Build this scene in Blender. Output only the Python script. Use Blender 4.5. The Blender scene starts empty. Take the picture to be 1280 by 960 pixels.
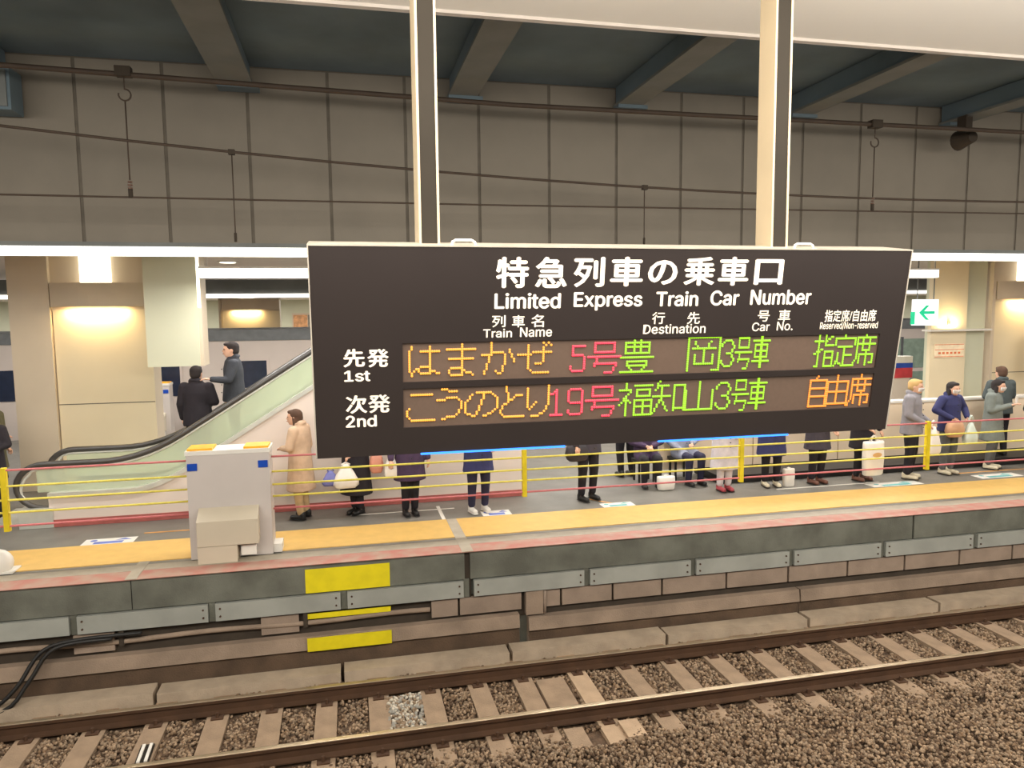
import bpy, bmesh, math, random
import numpy as np
from mathutils import Vector, Matrix
random.seed(7); rng = np.random.default_rng(7)
SC = bpy.context.scene
COL = SC.collection
# ------------------------------------------------------------------ camera
F = 921.0; HC = 2.9                                   # focal length in pixels of a 1280 wide frame, camera height
AX = np.array([4100.0, -135.0, F]); AX /= np.linalg.norm(AX)      # along the tracks (right)
AD = np.array([100.0, 9320.0, F]); AD -= AX * (AD @ AX); AD /= np.linalg.norm(AD)
AZ = -AD; AY = np.cross(AZ, AX)                                   # up, away
cd = bpy.data.cameras.new('camera'); cam = bpy.data.objects.new('camera', cd); COL.objects.link(cam)
cd.sensor_width = 36; cd.lens = F / 1280 * 36; cd.clip_end = 200; cd.clip_start = 0.05
cam.matrix_world = Matrix(((AX[0], -AX[1], -AX[2], 0), (AY[0], -AY[1], -AY[2], 0), (AZ[0], -AZ[1], -AZ[2], HC), (0, 0, 0, 1)))
SC.camera = cam
# ------------------------------------------------------------------ world, lights, exposure
W = bpy.data.worlds.new('station_air'); SC.world = W; W.use_nodes = True
W.node_tree.nodes['Background'].inputs[0].default_value = (0.95, 0.97, 1.0, 1)
W.node_tree.nodes['Background'].inputs[1].default_value = 0.28
SC.view_settings.view_transform = 'Standard'; SC.view_settings.look = 'None'
SC.view_settings.exposure = 0.0; SC.view_settings.gamma = 1.0; SC.view_settings.use_curve_mapping = False
WARM = (1.0, 0.94, 0.85); COOL = (1.0, 0.975, 0.94)
def area(name, loc, sx, sy, power, color, rot=(0, 0, 0)):
    l = bpy.data.lights.new(name, 'AREA'); l.shape = 'RECTANGLE'; l.size = sx; l.size_y = sy; l.energy = power; l.color = color
    o = bpy.data.objects.new(name, l); COL.objects.link(o); o.location = loc; o.rotation_euler = rot; return o
area('near_platform_lamp', (3, 2.7, 4.30), 22, 1.4, 780, WARM, (math.radians(42), 0, 0))
area('near_platform_lamp', (3, 0.2, 4.70), 22, 0.25, 620, WARM)
area('ceiling_fill', (3, 2.6, 4.30), 24, 0.2, 250, COOL, (math.pi, 0, 0))  # unseen lamp added only to brighten the white ceiling
area('far_platform_lamp', (4.5, 9.9, 3.85), 24, 0.2, 460, COOL)
area('far_platform_lamp', (4.5, 12.05, 3.42), 13, 0.2, 360, COOL)
area('far_platform_lamp', (4.5, 16.4, 3.85), 30, 0.2, 950, COOL)
area('opposite_platform_lamp', (8, 30, 3.4), 50, 0.3, 2600, COOL)
# ------------------------------------------------------------------ materials
MATS = {}
def mat(name, col, rough=0.6, metal=0.0, var=0.12, scale=6.0, bump=0.0, bscale=60.0, spec=0.5, emit=None, estr=0.0, alpha=1.0, stain=None):
    if name in MATS: return MATS[name]
    m = bpy.data.materials.new(name); m.use_nodes = True; nt = m.node_tree; N = nt.nodes; L = nt.links
    b = N['Principled BSDF']; b.inputs['Roughness'].default_value = rough; b.inputs['Metallic'].default_value = metal
    b.inputs['Specular IOR Level'].default_value = spec
    tc = N.new('ShaderNodeTexCoord'); nz = N.new('ShaderNodeTexNoise'); nz.inputs['Scale'].default_value = scale; nz.inputs['Detail'].default_value = 6
    L.new(tc.outputs['Object'], nz.inputs['Vector'])
    mx = N.new('ShaderNodeMix'); mx.data_type = 'RGBA'
    c = np.array(col[:3]); lo = c * (1 - var); hi = np.minimum(c * (1 + var), 1)
    if stain is not None: lo = np.array(stain)
    rp = N.new('ShaderNodeMapRange'); rp.inputs[1].default_value = 0.35; rp.inputs[2].default_value = 0.65
    L.new(nz.outputs['Fac'], rp.inputs[0]); L.new(rp.outputs[0], mx.inputs['Factor'])
    mx.inputs['A'].default_value = (*lo, 1); mx.inputs['B'].default_value = (*hi, 1)
    L.new(mx.outputs['Result'], b.inputs['Base Color'])
    if bump:
        n2 = N.new('ShaderNodeTexNoise'); n2.inputs['Scale'].default_value = bscale; n2.inputs['Detail'].default_value = 4
        L.new(tc.outputs['Object'], n2.inputs['Vector'])
        bp = N.new('ShaderNodeBump'); bp.inputs['Strength'].default_value = bump; bp.inputs['Distance'].default_value = 0.02
        L.new(n2.outputs['Fac'], bp.inputs['Height']); L.new(bp.outputs[0], b.inputs['Normal'])
    if emit is not None:
        b.inputs['Emission Color'].default_value = (*emit, 1); b.inputs['Emission Strength'].default_value = estr
    if alpha < 1: b.inputs['Alpha'].default_value = alpha
    MATS[name] = m; return m
def S(r, g, b):                                       # sRGB bytes -> linear
    f = lambda v: (v / 255 / 12.92) if v / 255 <= 0.04045 else ((v / 255 + 0.055) / 1.055) ** 2.4
    return (f(r), f(g), f(b))
M_panel = mat('fascia_panel', S(133, 124, 110), 0.7, var=0.06, scale=1.5, bump=0.05)
M_joint = mat('fascia_joint', S(104, 96, 84), 0.8)
M_dark = mat('dark_steel', S(104, 120, 128), 0.75, var=0.15, scale=1.2)
M_beam = mat('beam_steel', S(118, 120, 116), 0.7, var=0.1, scale=2)
M_ceil = mat('white_ceiling', S(238, 232, 222), 0.7, var=0.02, scale=0.6)
M_lip = mat('ceiling_lip', S(190, 180, 170), 0.6, var=0.05)
M_fceil = mat('far_ceiling', S(225, 212, 200), 0.7, var=0.03)
M_tube = mat('fluorescent_tube', (1, 1, 1), 0.4, emit=(1.0, 0.97, 0.9), estr=3.2)
M_asph = mat('platform_asphalt', S(118, 114, 106), 0.45, var=0.12, scale=3, bump=0.2, bscale=120)
M_yel = mat('tactile_yellow', S(212, 172, 96), 0.55, var=0.05, bump=0.3, bscale=90)
M_cream = mat('edge_stone', S(168, 158, 140), 0.6, var=0.08)
M_pink = mat('edge_red', S(168, 108, 96), 0.6, var=0.12, scale=5, stain=S(172, 142, 124))
M_conc = mat('edge_concrete', S(110, 111, 100), 0.85, var=0.14, scale=2.2, bump=0.25, stain=S(92, 92, 82))
M_metal = mat('grey_panel', S(168, 170, 162), 0.5, metal=0.2, var=0.10, scale=2.5, bump=0.05)
M_block = mat('brown_block', S(150, 132, 116), 0.85, var=0.12, scale=3, bump=0.2)
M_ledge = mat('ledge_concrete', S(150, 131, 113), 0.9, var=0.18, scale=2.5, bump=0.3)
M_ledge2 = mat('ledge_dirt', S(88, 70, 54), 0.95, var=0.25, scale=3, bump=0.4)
M_kerb = mat('kerb_stone', S(178, 160, 138), 0.9, var=0.12, scale=4, bump=0.3)
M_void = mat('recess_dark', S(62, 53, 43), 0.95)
M_ypaint = mat('yellow_marker_paint', S(232, 214, 20), 0.6, var=0.06)
M_rail = mat('rusty_rail', S(78, 54, 36), 0.7, metal=0.2, var=0.15, scale=4, bump=0.1)
M_head = mat('polished_rail_head', S(215, 195, 165), 0.28, metal=0.9, var=0.08, scale=3)
M_sleep = mat('sleeper', S(150, 127, 103), 0.9, var=0.15, scale=5, bump=0.3)
M_sleepl = mat('pale_sleeper', S(176, 150, 122), 0.9, var=0.1, scale=5, bump=0.2)
M_ground = mat('track_bed', S(96, 76, 58), 0.95, var=0.3, scale=12, bump=0.8, bscale=40)
M_wbox = mat('white_housing', S(198, 189, 182), 0.45, var=0.03, scale=2)
M_wbox2 = mat('housing_cover', S(202, 190, 168), 0.5, var=0.03, scale=2)
M_blue = mat('blue_reflector', S(20, 70, 170), 0.3)
M_orange = mat('amber_bumper', S(240, 175, 40), 0.45)
M_yrope = mat('yellow_rope', S(225, 210, 90), 0.6, var=0.08, scale=20)
M_prope = mat('pink_rope', S(200, 112, 112), 0.6, var=0.08, scale=20)
M_ypost = mat('yellow_spacer', S(225, 200, 30), 0.5)
M_wall = mat('escalator_cladding', S(222, 208, 196), 0.45, var=0.03, scale=1)
M_skirt = mat('red_skirting', S(170, 92, 84), 0.6)
M_hand = mat('handrail_rubber', S(62, 58, 54), 0.35, spec=0.7)
M_steel = mat('brushed_steel', S(206, 206, 196), 0.3, metal=0.3, var=0.05)
M_step = mat('escalator_step', S(110, 110, 106), 0.5, metal=0.4)
M_col = mat('column_cladding', S(208, 192, 168), 0.5, var=0.04, scale=1)
M_colw = mat('column_panel', S(226, 210, 176), 0.5, var=0.03, scale=1)
M_bulk = mat('green_white_panel', S(204, 204, 178), 0.5, var=0.03, scale=1)
M_train = mat('train_body', S(205, 192, 182), 0.4, var=0.04, scale=1)
M_troof = mat('train_roof', S(112, 114, 114), 0.6, var=0.1)
M_twin = mat('train_window', S(38, 46, 66), 0.15, spec=0.8)
M_twing = mat('train_window_lit', S(140, 156, 140), 0.25, spec=0.6)
M_signf = mat('sign_face', S(40, 32, 29), 0.42, var=0.05, scale=2, spec=0.5)
M_signw = mat('sign_window', S(98, 80, 68), 0.45, var=0.04, scale=60)
M_signe = mat('sign_frame', S(190, 180, 165), 0.4, metal=0.3)
M_print = mat('backlit_print', S(235, 222, 202), 0.6, emit=S(232, 216, 190), estr=0.30)
M_post = mat('cream_post', S(186, 168, 138), 0.5, var=0.04, scale=3)
M_postd = mat('post_shade_dark', S(46, 41, 34), 0.85, spec=0.2, var=0.06, scale=3)  # shade of the unlit post fronts put into the colour; also a dark plate
M_blk = mat('black_plastic', S(30, 28, 26), 0.5)
M_wire = mat('wire_brown', S(70, 56, 44), 0.7)
M_insul = mat('insulator', S(110, 84, 70), 0.35)
M_wht = mat('white_paint', S(225, 220, 210), 0.5, var=0.04)
def emis(name, col, s): return mat(name, (0.02, 0.02, 0.02), 0.5, var=0, emit=col, estr=s)
M_lo = emis('amber_led', (1.0, 0.40, 0.035), 1.7)
M_lr = emis('red_led', (1.0, 0.04, 0.075), 2.1)
M_lg = emis('green_led', (0.46, 1.0, 0.012), 1.1)
M_lob = emis('orange_led', (1.0, 0.27, 0.02), 1.7)
M_blu = emis('blue_led', (0.025, 0.22, 1.0), 2.8)
M_lampw = emis('warm_lamp', (1.0, 0.93, 0.74), 4.0)
def glassmat():
    m = bpy.data.materials.new('balustrade_glass'); m.use_nodes = True; N = m.node_tree.nodes; L = m.node_tree.links
    N.clear(); o = N.new('ShaderNodeOutputMaterial'); a = N.new('ShaderNodeBsdfTransparent'); g = N.new('ShaderNodeBsdfPrincipled')
    a.inputs[0].default_value = (0.90, 0.95, 0.88, 1); g.inputs['Base Color'].default_value = (*S(214, 220, 196), 1); g.inputs['Roughness'].default_value = 0.12
    mx = N.new('ShaderNodeMixShader'); mx.inputs[0].default_value = 0.42
    L.new(a.outputs[0], mx.inputs[1]); L.new(g.outputs[0], mx.inputs[2]); L.new(mx.outputs[0], o.inputs[0]); return m
M_glass = glassmat()
# ------------------------------------------------------------------ mesh helpers
def link(name, me, m=None, parent=None, loc=None):
    o = bpy.data.objects.new(name, me); COL.objects.link(o)
    if m is not None:
        for x in (m if isinstance(m, (list, tuple)) else [m]): me.materials.append(x)
    if parent is not None: o.parent = parent
    if loc is not None: o.location = loc
    return o
def obj(name, bm, m, parent=None, loc=None, smooth=False, bevel=0.0):
    if bevel:
        bmesh.ops.bevel(bm, geom=[e for e in bm.edges if len(e.link_faces) == 2 and e.calc_face_angle(0) > 0.5], offset=bevel, segments=2, affect='EDGES', profile=0.6, clamp_overlap=True)
    me = bpy.data.meshes.new(name); bm.to_mesh(me); bm.free()
    if smooth:
        for p in me.polygons: p.use_smooth = True
    return link(name, me, m, parent, loc)
def bx(bm, x0, x1, y0, y1, z0, z1, mi=0):
    v = [bm.verts.new(p) for p in ((x0, y0, z0), (x1, y0, z0), (x1, y1, z0), (x0, y1, z0), (x0, y0, z1), (x1, y0, z1), (x1, y1, z1), (x0, y1, z1))]
    for f in ((0, 3, 2, 1), (4, 5, 6, 7), (0, 1, 5, 4), (1, 2, 6, 5), (2, 3, 7, 6), (3, 0, 4, 7)):
        bm.faces.new([v[i] for i in f]).material_index = mi
    return v
def box(name, x0, x1, y0, y1, z0, z1, m, parent=None, bevel=0.0):
    bm = bmesh.new(); bx(bm, x0, x1, y0, y1, z0, z1); return obj(name, bm, m, parent, bevel=bevel)
def ring(bm, c, u, v, ru, rv, n): return [bm.verts.new(c + u * (math.cos(2 * math.pi * i / n) * ru) + v * (math.sin(2 * math.pi * i / n) * rv)) for i in range(n)]
def loft(bm, rings, closed=True):
    for a, b in zip(rings[:-1], rings[1:]):
        n = len(a)
        for i in range(n): bm.faces.new((a[i], a[(i + 1) % n], b[(i + 1) % n], b[i]))
    if closed: bm.faces.new(rings[0][::-1]); bm.faces.new(rings[-1])
def tube(bm, pts, r, n=8):
    pts = [Vector(p) for p in pts]; rs = r if isinstance(r, (list, tuple)) else [r] * len(pts); out = []; prev = None
    for i, p in enumerate(pts):
        d = (pts[min(i + 1, len(pts) - 1)] - pts[max(i - 1, 0)]).normalized()
        if prev is None:
            a = Vector((0, 0, 1)) if abs(d.z) < 0.9 else Vector((0, 1, 0)); u = d.cross(a).normalized()
        else: u = (prev - d * prev.dot(d)).normalized()
        prev = u; out.append(ring(bm, p, u, d.cross(u).normalized(), rs[i], rs[i], n))
    loft(bm, out)
def tubeobj(name, pts, r, m, parent=None, n=8):
    bm = bmesh.new(); tube(bm, pts, r, n); return obj(name, bm, m, parent, smooth=True)
def ell(bm, c, rx, ry, rz, seg=12):
    mtx = Matrix.Translation(c) @ Matrix.Diagonal((rx, ry, rz, 1)); bmesh.ops.create_uvsphere(bm, u_segments=seg, v_segments=max(6, seg * 2 // 3), radius=1, matrix=mtx)
def prism(bm, poly, y0, y1):                           # poly in XZ extruded along Y
    a = [bm.verts.new((x, y0, z)) for x, z in poly]; b = [bm.verts.new((x, y1, z)) for x, z in poly]; n = len(poly)
    bm.faces.new(a); bm.faces.new(b[::-1])
    for i in range(n): bm.faces.new((a[(i + 1) % n], a[i], b[i], b[(i + 1) % n]))
    bmesh.ops.recalc_face_normals(bm, faces=bm.faces[:])
def empty(name, loc=(0, 0, 0), rz=0.0):
    o = bpy.data.objects.new(name, None); COL.objects.link(o); o.location = loc; o.rotation_euler = (0, 0, rz); o.empty_display_size = 0.2; return o
def tag(o, label=None, cat=None, group=None, kind=None):
    if label: o['label'] = label
    if cat: o['category'] = cat
    if group: o['group'] = group
    if kind: o['kind'] = kind
    return o
def st(o, label=None, cat=None): return tag(o, label, cat, kind='structure')
# ------------------------------------------------------------------ structure: floors, ceilings
st(box('floor', -30, 45, 5.0, 8.6, -1.75, -1.42, M_ground), 'dirt bed under the track ballast', 'ground')
fl = st(box('floor', -30, 45, 8.88, 19.3, -1.75, -0.004, M_asph), 'grey asphalt surface of the platform across the track', 'floor')
st(box('floor', -30, 45, -5, 3.4, -1.75, 0.0, M_asph), 'grey floor of the near platform', 'floor')
st(box('ceiling', -30, 45, -5, 4.88, 4.82, 5.2, M_ceil), 'white ceiling over the near platform', 'ceiling')
st(box('trim_1', -30, 45, 4.88, 4.93, 4.80, 4.90, M_lip), 'grey-pink metal lip along the white ceiling edge', 'trim')
st(box('ceiling', -30, 45, 4.93, 9.1, 5.66, 5.75, M_dark), 'dark steel deck above the track', 'ceiling')
st(box('wall_near', -30, 45, 4.88, 4.92, 4.90, 5.7, M_dark), 'dark upstand above the white ceiling edge', 'wall')
st(box('ceiling', -30, 45, 9.1, 19.0, 3.95, 4.05, M_fceil), 'pale ceiling over the far platform', 'ceiling')
# platform surface strips
def strip(name, y0, y1, m, t=0.004, label=None):
    return box(name, -30, 45, y0, y1, -0.004, t, m, fl)
strip('tactile_strip', 9.22, 10.06, M_yel, 0.006); strip('stone_edging', 8.90, 9.10, M_cream); strip('red_edging', 8.60, 8.895, M_pink, 0.003)
box('expansion_joint', 1.30, 1.44, 8.60, 10.05, 0.003, 0.009, M_cream, fl)
box('expansion_joint', -2.45, -2.33, 8.60, 9.2, 0.003, 0.009, M_cream, fl)
# ------------------------------------------------------------------ platform face
face = st(box('wall_platform', -30, 45, 8.70, 8.9, -1.6, -0.006, M_conc), 'side wall of the far platform below its edge', 'wall')
for a, b in ((-12, -7.2), (-7.17, -2.4), (-2.39, 1.33), (1.40, 7.7), (7.73, 14), (14.03, 20)):
    box('concrete_slab', a, b, 8.63, 8.71, -0.35, -0.006, M_conc, face, 0.006)
js = [-8.8, -7.35, -5.9, -4.45, -3.0, -1.58, -0.12, 1.34, 2.88, 4.34, 5.78, 7.21, 8.74, 10.2, 11.65, 13.1, 14.5, 16, 17.5]
for a, b in zip(js[:-1], js[1:]):
    g1 = 0.05 if abs(a - 1.34) > .01 else 0.10
    p = box('metal_panel', a + g1, b - 0.03, 8.60, 8.66, -0.565, -0.365, M_metal, face, 0.006)
    if a >= -3:
        bm = bmesh.new()
        for xx in (a + g1 + 0.05, b - 0.08):
            for zz in (-0.42, -0.51): bmesh.ops.create_cone(bm, cap_ends=True, segments=8, radius1=0.011, radius2=0.011, depth=0.02, matrix=Matrix.Translation((xx, 8.598, zz)) @ Matrix.Rotation(math.pi / 2, 4, 'X'))
        obj('bolt', bm, M_rail, p)
for j in js[1:-1]: box('joint_bracket', j - 0.025, j + 0.045, 8.645, 8.69, -0.58, -0.35, M_conc, face)
box('gap_shade', 1.33, 1.41, 8.66, 8.70, -0.6, -0.006, M_void, face)  # dark filler strip painting in the shade of the slab gap
box('recess_shade', -30, 45, 8.685, 8.70, -0.90, -0.57, M_void, face)  # dark strip on the wall, recess shade between and below the blocks as colour
bl = [(-3.01, -2.59), (-1.05, -0.62), (0.92, 1.25), (1.27, 2.05), (2.35, 2.55)] + [(2.57, 3.24), (3.26, 3.92)] + [(3.94 + .92 * i, 4.84 + .92 * i) for i in range(14)]
for a, b in bl: box('concrete_block', a, b - 0.01, 8.64, 8.71, -0.80, -0.59, M_block, face, 0.006)
for a in (-2.55, -0.58): box('pipe_bracket', a, a + 0.05, 8.62, 8.70, -0.75, -0.575, M_void, face)
box('pilaster', 2.09, 2.31, 8.60, 8.71, -0.87, -0.575, M_ledge, face, 0.01)
tubeobj('vertical_pipe', [(2.335, 8.62, -0.58), (2.335, 8.62, -0.87)], 0.022, M_block, face)
tubeobj('conduit', [(x, 8.655, -0.70 + 0.012 * math.sin(x * 3)) for x in np.arange(-4.6, 0.95, 0.25)], 0.03, M_ledge, face)
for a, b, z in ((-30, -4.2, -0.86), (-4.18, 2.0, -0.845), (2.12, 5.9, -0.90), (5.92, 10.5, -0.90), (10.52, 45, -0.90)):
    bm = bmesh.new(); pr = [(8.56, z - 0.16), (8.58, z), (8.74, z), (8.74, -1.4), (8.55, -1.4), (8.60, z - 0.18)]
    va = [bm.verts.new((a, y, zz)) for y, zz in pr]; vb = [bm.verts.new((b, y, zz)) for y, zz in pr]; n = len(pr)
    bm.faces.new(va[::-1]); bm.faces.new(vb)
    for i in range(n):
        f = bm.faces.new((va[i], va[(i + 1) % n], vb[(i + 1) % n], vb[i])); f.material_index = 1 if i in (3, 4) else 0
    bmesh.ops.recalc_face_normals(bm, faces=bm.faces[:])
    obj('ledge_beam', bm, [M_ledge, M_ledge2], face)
# yellow painted marks
ym = empty('yellow_marker', (-0.05, 8.6, 0)); tag(ym, 'yellow painted square on the platform side beneath the rope-gate box', 'marker')
for x0, x1, y, z0, z1 in ((-0.54, 0.43, 8.624, -0.345, -0.06), (-0.54, 0.43, 8.632, -0.66, -0.60), (-0.54, 0.43, 8.552, -1.02, -0.86)):
    b = box('paint_patch', x0 + .05, x1 + .05, y - 8.6, y - 8.6 + 0.01, z0, z1, M_ypaint, ym)
# kerb stones
kj = [-30, -12.2, -10.2, -8.15, -6.15, -4.15, -2.14, -0.15, 1.83, 3.85, 5.87, 7.91, 9.9, 11.9, 14, 45]
kerb = st(empty('trim_2', (0, 8.45, -1.3)), 'row of kerb stones between track and platform wall', 'kerb')
for i, (a, b) in enumerate(zip(kj[:-1], kj[1:])):
    k = box('kerb_stone', a + 0.02, b - 0.02, -0.14, 0.10, -0.2, 0.10 + 0.008 * (i % 3), M_kerb, kerb, 0.012); k.rotation_euler = (0, 0, 0)
# ------------------------------------------------------------------ track
RH = -1.15
def rail(y, label):
    r = empty('rail', (0, y, RH)); tag(r, label, 'rail', None)
    xs = (-30, 45)
    def prof(name, pr, m):
        bm = bmesh.new(); va = [bm.verts.new((xs[0], a, b)) for a, b in pr]; vb = [bm.verts.new((xs[1], a, b)) for a, b in pr]; n = len(pr)
        bm.faces.new(va); bm.faces.new(vb[::-1])
        for i in range(n): bm.faces.new((va[i], vb[i], vb[(i + 1) % n], va[(i + 1) % n]))
        bmesh.ops.recalc_face_normals(bm, faces=bm.faces[:]); return obj(name, bm, m, r)
    prof('rail_web', [(-.064, -.153), (.064, -.153), (.064, -.142), (.012, -.12), (.010, -.05), (.032, -.036), (.032, -.006), (-.032, -.006), (-.032, -.036), (-.010, -.05), (-.012, -.12), (-.064, -.142)], M_rail)
    prof('rail_head', [(-.030, -.0062), (.030, -.0062), (.028, -.0012), (.02, 0), (-.02, 0), (-.028, -.0012)], M_head)
    return r
railf = rail(7.95, 'steel rail nearer the platform wall, with polished top')
railn = rail(6.90, 'steel rail nearer the viewer, with polished top')
sx = [-8.6, -8.0, -7.4, -6.8, -6.2, -5.6, -5.0, -4.4, -3.8, -3.22, -2.62, -2.03, -1.43, -0.88, -0.32, 0.23, 0.8, 1.34, 1.86, 2.51, 3.11, 3.67, 4.24, 4.82, 5.42, 6.0, 6.54, 7.1, 7.65, 8.2, 8.8, 9.4, 10.0, 10.6, 11.2, 11.8, 12.4, 13.0, 13.6, 14.2, 14.8, 15.4]
sl0 = box('sleeper', -0.11, 0.11, -1.0, 1.0, -0.15, 0, M_sleep, None, 0.008); fb = bmesh.new()
def fastener(bm, y):
    bx(bm, -0.06, 0.06, y - 0.045, y + 0.045, 0, 0.014)
    bmesh.ops.create_cone(bm, cap_ends=True, segments=8, radius1=0.02, radius2=0.016, depth=0.05, matrix=Matrix.Translation((0, y, 0.035)))
bm = bmesh.new(); fastener(bm, 0); fs0 = obj('rail_clip', bm, M_rail, sl0, (0, 0, 0))
offs = (-0.525 - 0.11, -0.525 + 0.11, 0.525 - 0.11, 0.525 + 0.11); fs0.location = (0, offs[0], 0)
extra = []
for q in offs[1:]:
    c = fs0.copy(); COL.objects.link(c); c.parent = sl0; c.location = (0, q, 0); extra.append(c)
first = True
pale = {3.11 - .6: 'x'}
for i, x in enumerate(sx):
    if first: s = sl0; first = False
    else:
        s = sl0.copy(); COL.objects.link(s)
        for ch in [fs0] + extra:
            c = ch.copy(); COL.objects.link(c); c.parent = s
    s.location = (x, 7.425, RH - 0.155); s.rotation_euler = (0, 0, random.uniform(-0.012, 0.012))
    tag(s, 'brown railway sleeper half sunk in the ballast', 'sleeper', 'sleepers under the two rails')
    if abs(x - 2.51) < 0.01:
        s.data = s.data.copy(); s.data.materials[0] = M_sleepl; s['label'] = 'pale tan sleeper right of the wide concrete slab'; del s['group']
tag(box('track_slab', 2.0, 2.32, 7.05, 7.80, RH - 0.22, RH - 0.15, M_sleep, None, 0.01), 'wide flat concrete slab lying between the rails', 'slab')
t = empty('cable_trough', (2.45, 6.5, -1.3)); tag(t, 'open concrete cable trough on the near side of the rail', 'trough')
box('side_block', -0.44, -0.24, -0.10, 0.24, -0.1, 0.02, M_sleep, t, 0.01); box('side_block', 0.14, 0.34, -0.06, 0.24, -0.1, 0.03, M_sleepl, t, 0.01); box('channel_floor', -0.24, 0.14, -0.02, 0.2, -0.1, -0.06, M_void, t)
t = empty('track_transponder', (-2.0, 7.30, RH - 0.15)); tag(t, 'small white striped plate between the rails at the left', 'plate')
t.rotation_euler = (0, 0, 0.05)
box('base_plate', -0.06, 0.06, -0.16, 0.16, 0, 0.02, M_postd, t)
for q in (-0.03, 0.035): box('white_bar', q - 0.014, q + 0.014, -0.15, 0.15, 0.02, 0.034, M_wht, t)
# ballast stones (uncountable): distorted octahedra/icosahedra in a few meshes
def ico():
    b = bmesh.new(); bmesh.ops.create_icosphere(b, subdivisions=1, radius=1); v = np.array([x.co[:] for x in b.verts]); f = np.array([[q.index for q in p.verts] for p in b.faces]); b.free(); return v, f
IV, IF = ico()
def stones(name, P, size, mats, label):
    n = len(P); s = rng.uniform(0.6, 1.25, (n, 3)) * size; V = IV[None] * (1 + rng.uniform(-.22, .22, (n, 12, 1))) * s[:, None, :]
    a = rng.uniform(0, 6.283, n); b_ = rng.uniform(-.7, .7, n); ca, sa, cb, sb = np.cos(a), np.sin(a), np.cos(b_), np.sin(b_)
    x = V[..., 0]; y = V[..., 1] * cb[:, None] - V[..., 2] * sb[:, None]; z = V[..., 1] * sb[:, None] + V[..., 2] * cb[:, None]
    V = np.stack([x * ca[:, None] - y * sa[:, None], x * sa[:, None] + y * ca[:, None], z], -1) + P[:, None, :]
    Fa = (IF[None] + (np.arange(n) * 12)[:, None, None]).reshape(-1, 3)
    me = bpy.data.meshes.new(name); me.vertices.add(n * 12); me.vertices.foreach_set('co', V.reshape(-1)); nf = len(Fa)
    me.loops.add(nf * 3); me.loops.foreach_set('vertex_index', Fa.reshape(-1).astype(np.int32)); me.polygons.add(nf)
    me.polygons.foreach_set('loop_start', np.arange(nf, dtype=np.int32) * 3); me.polygons.foreach_set('loop_total', np.full(nf, 3, dtype=np.int32))
    me.update(calc_edges=True)
    o = link(name, me, mats); mi = np.repeat(rng.integers(0, len(mats), n), 20).astype(np.int32)
    o.data.polygons.foreach_set('material_index', mi); return tag(o, label, 'ballast', kind='stuff')
def scatter(x0, x1, y0, y1, dens, zf, keep=lambda x, y: True):
    n = int((x1 - x0) * (y1 - y0) * dens); X = rng.uniform(x0, x1, n); Y = rng.uniform(y0, y1, n); k = keep(X, Y)
    X, Y = X[k] if not isinstance(k, bool) else X, Y[k] if not isinstance(k, bool) else Y
    return np.stack([X, Y, zf(X, Y) + rng.uniform(-.012, .012, len(X))], 1)
sxa = np.array(sx)
def nosl(X, Y):
    d = np.min(np.abs(X[:, None] - sxa[None]), 1); inb = (Y > 7.0) & (Y < 7.86); k = ~((d < 0.125) & (Y > 6.5) & (Y < 8.38) & (rng.random(len(X)) < np.where(Y > 6.78, 1.0, 0.75)))
    k &= ~((X > 1.97) & (X < 2.36) & (Y > 7.0) & (Y < 7.85)); k &= ~((X > 2.2) & (X < 2.6) & (Y > 6.44) & (Y < 6.72)); k &= (np.abs(Y - 6.9) > 0.06) & (np.abs(Y - 7.95) > 0.06)
    k &= ~((X > 0.32) & (X < 0.68) & inb); return k
zb = lambda X, Y: np.where(Y > 6.75, RH - 0.185, RH - 0.175 + np.clip((6.75 - Y) * 0.10, 0, 0.05)) + 0.012 * np.sin(X * 7 + Y * 5)
ms = [mat('ballast_brown', S(122, 98, 74), 0.9, var=0.2, scale=30), mat('ballast_grey', S(136, 116, 94), 0.9, var=0.2, scale=30), mat('ballast_dark', S(90, 70, 52), 0.9, var=0.2, scale=30), mat('ballast_tan', S(156, 132, 106), 0.9, var=0.2, scale=30)]
P = np.concatenate([scatter(-7, 14, 5.0, 8.32, 1250, zb, nosl)])
stones('ballast', P, 0.0195, ms, 'brown crushed stone ballast around the rails')
Pg = scatter(0.32, 0.68, 7.02, 7.84, 1500, lambda X, Y: RH - 0.16 + 0 * X)
stones('ballast', Pg, 0.024, [mat('clean_stone', S(196, 186, 168), 0.9, var=0.2, scale=30), ms[1], mat('clean_stone_grey', S(150, 146, 136), 0.9, scale=30)], 'patch of pale fresh grey stones between two sleepers')
bm = bmesh.new(); bx(bm, -30, 45, 5.0, 8.31, -1.5, RH - 0.205); o = obj('floor', bm, M_ground); st(o, 'packed brown bed beneath the ballast stones', 'ground')
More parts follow.
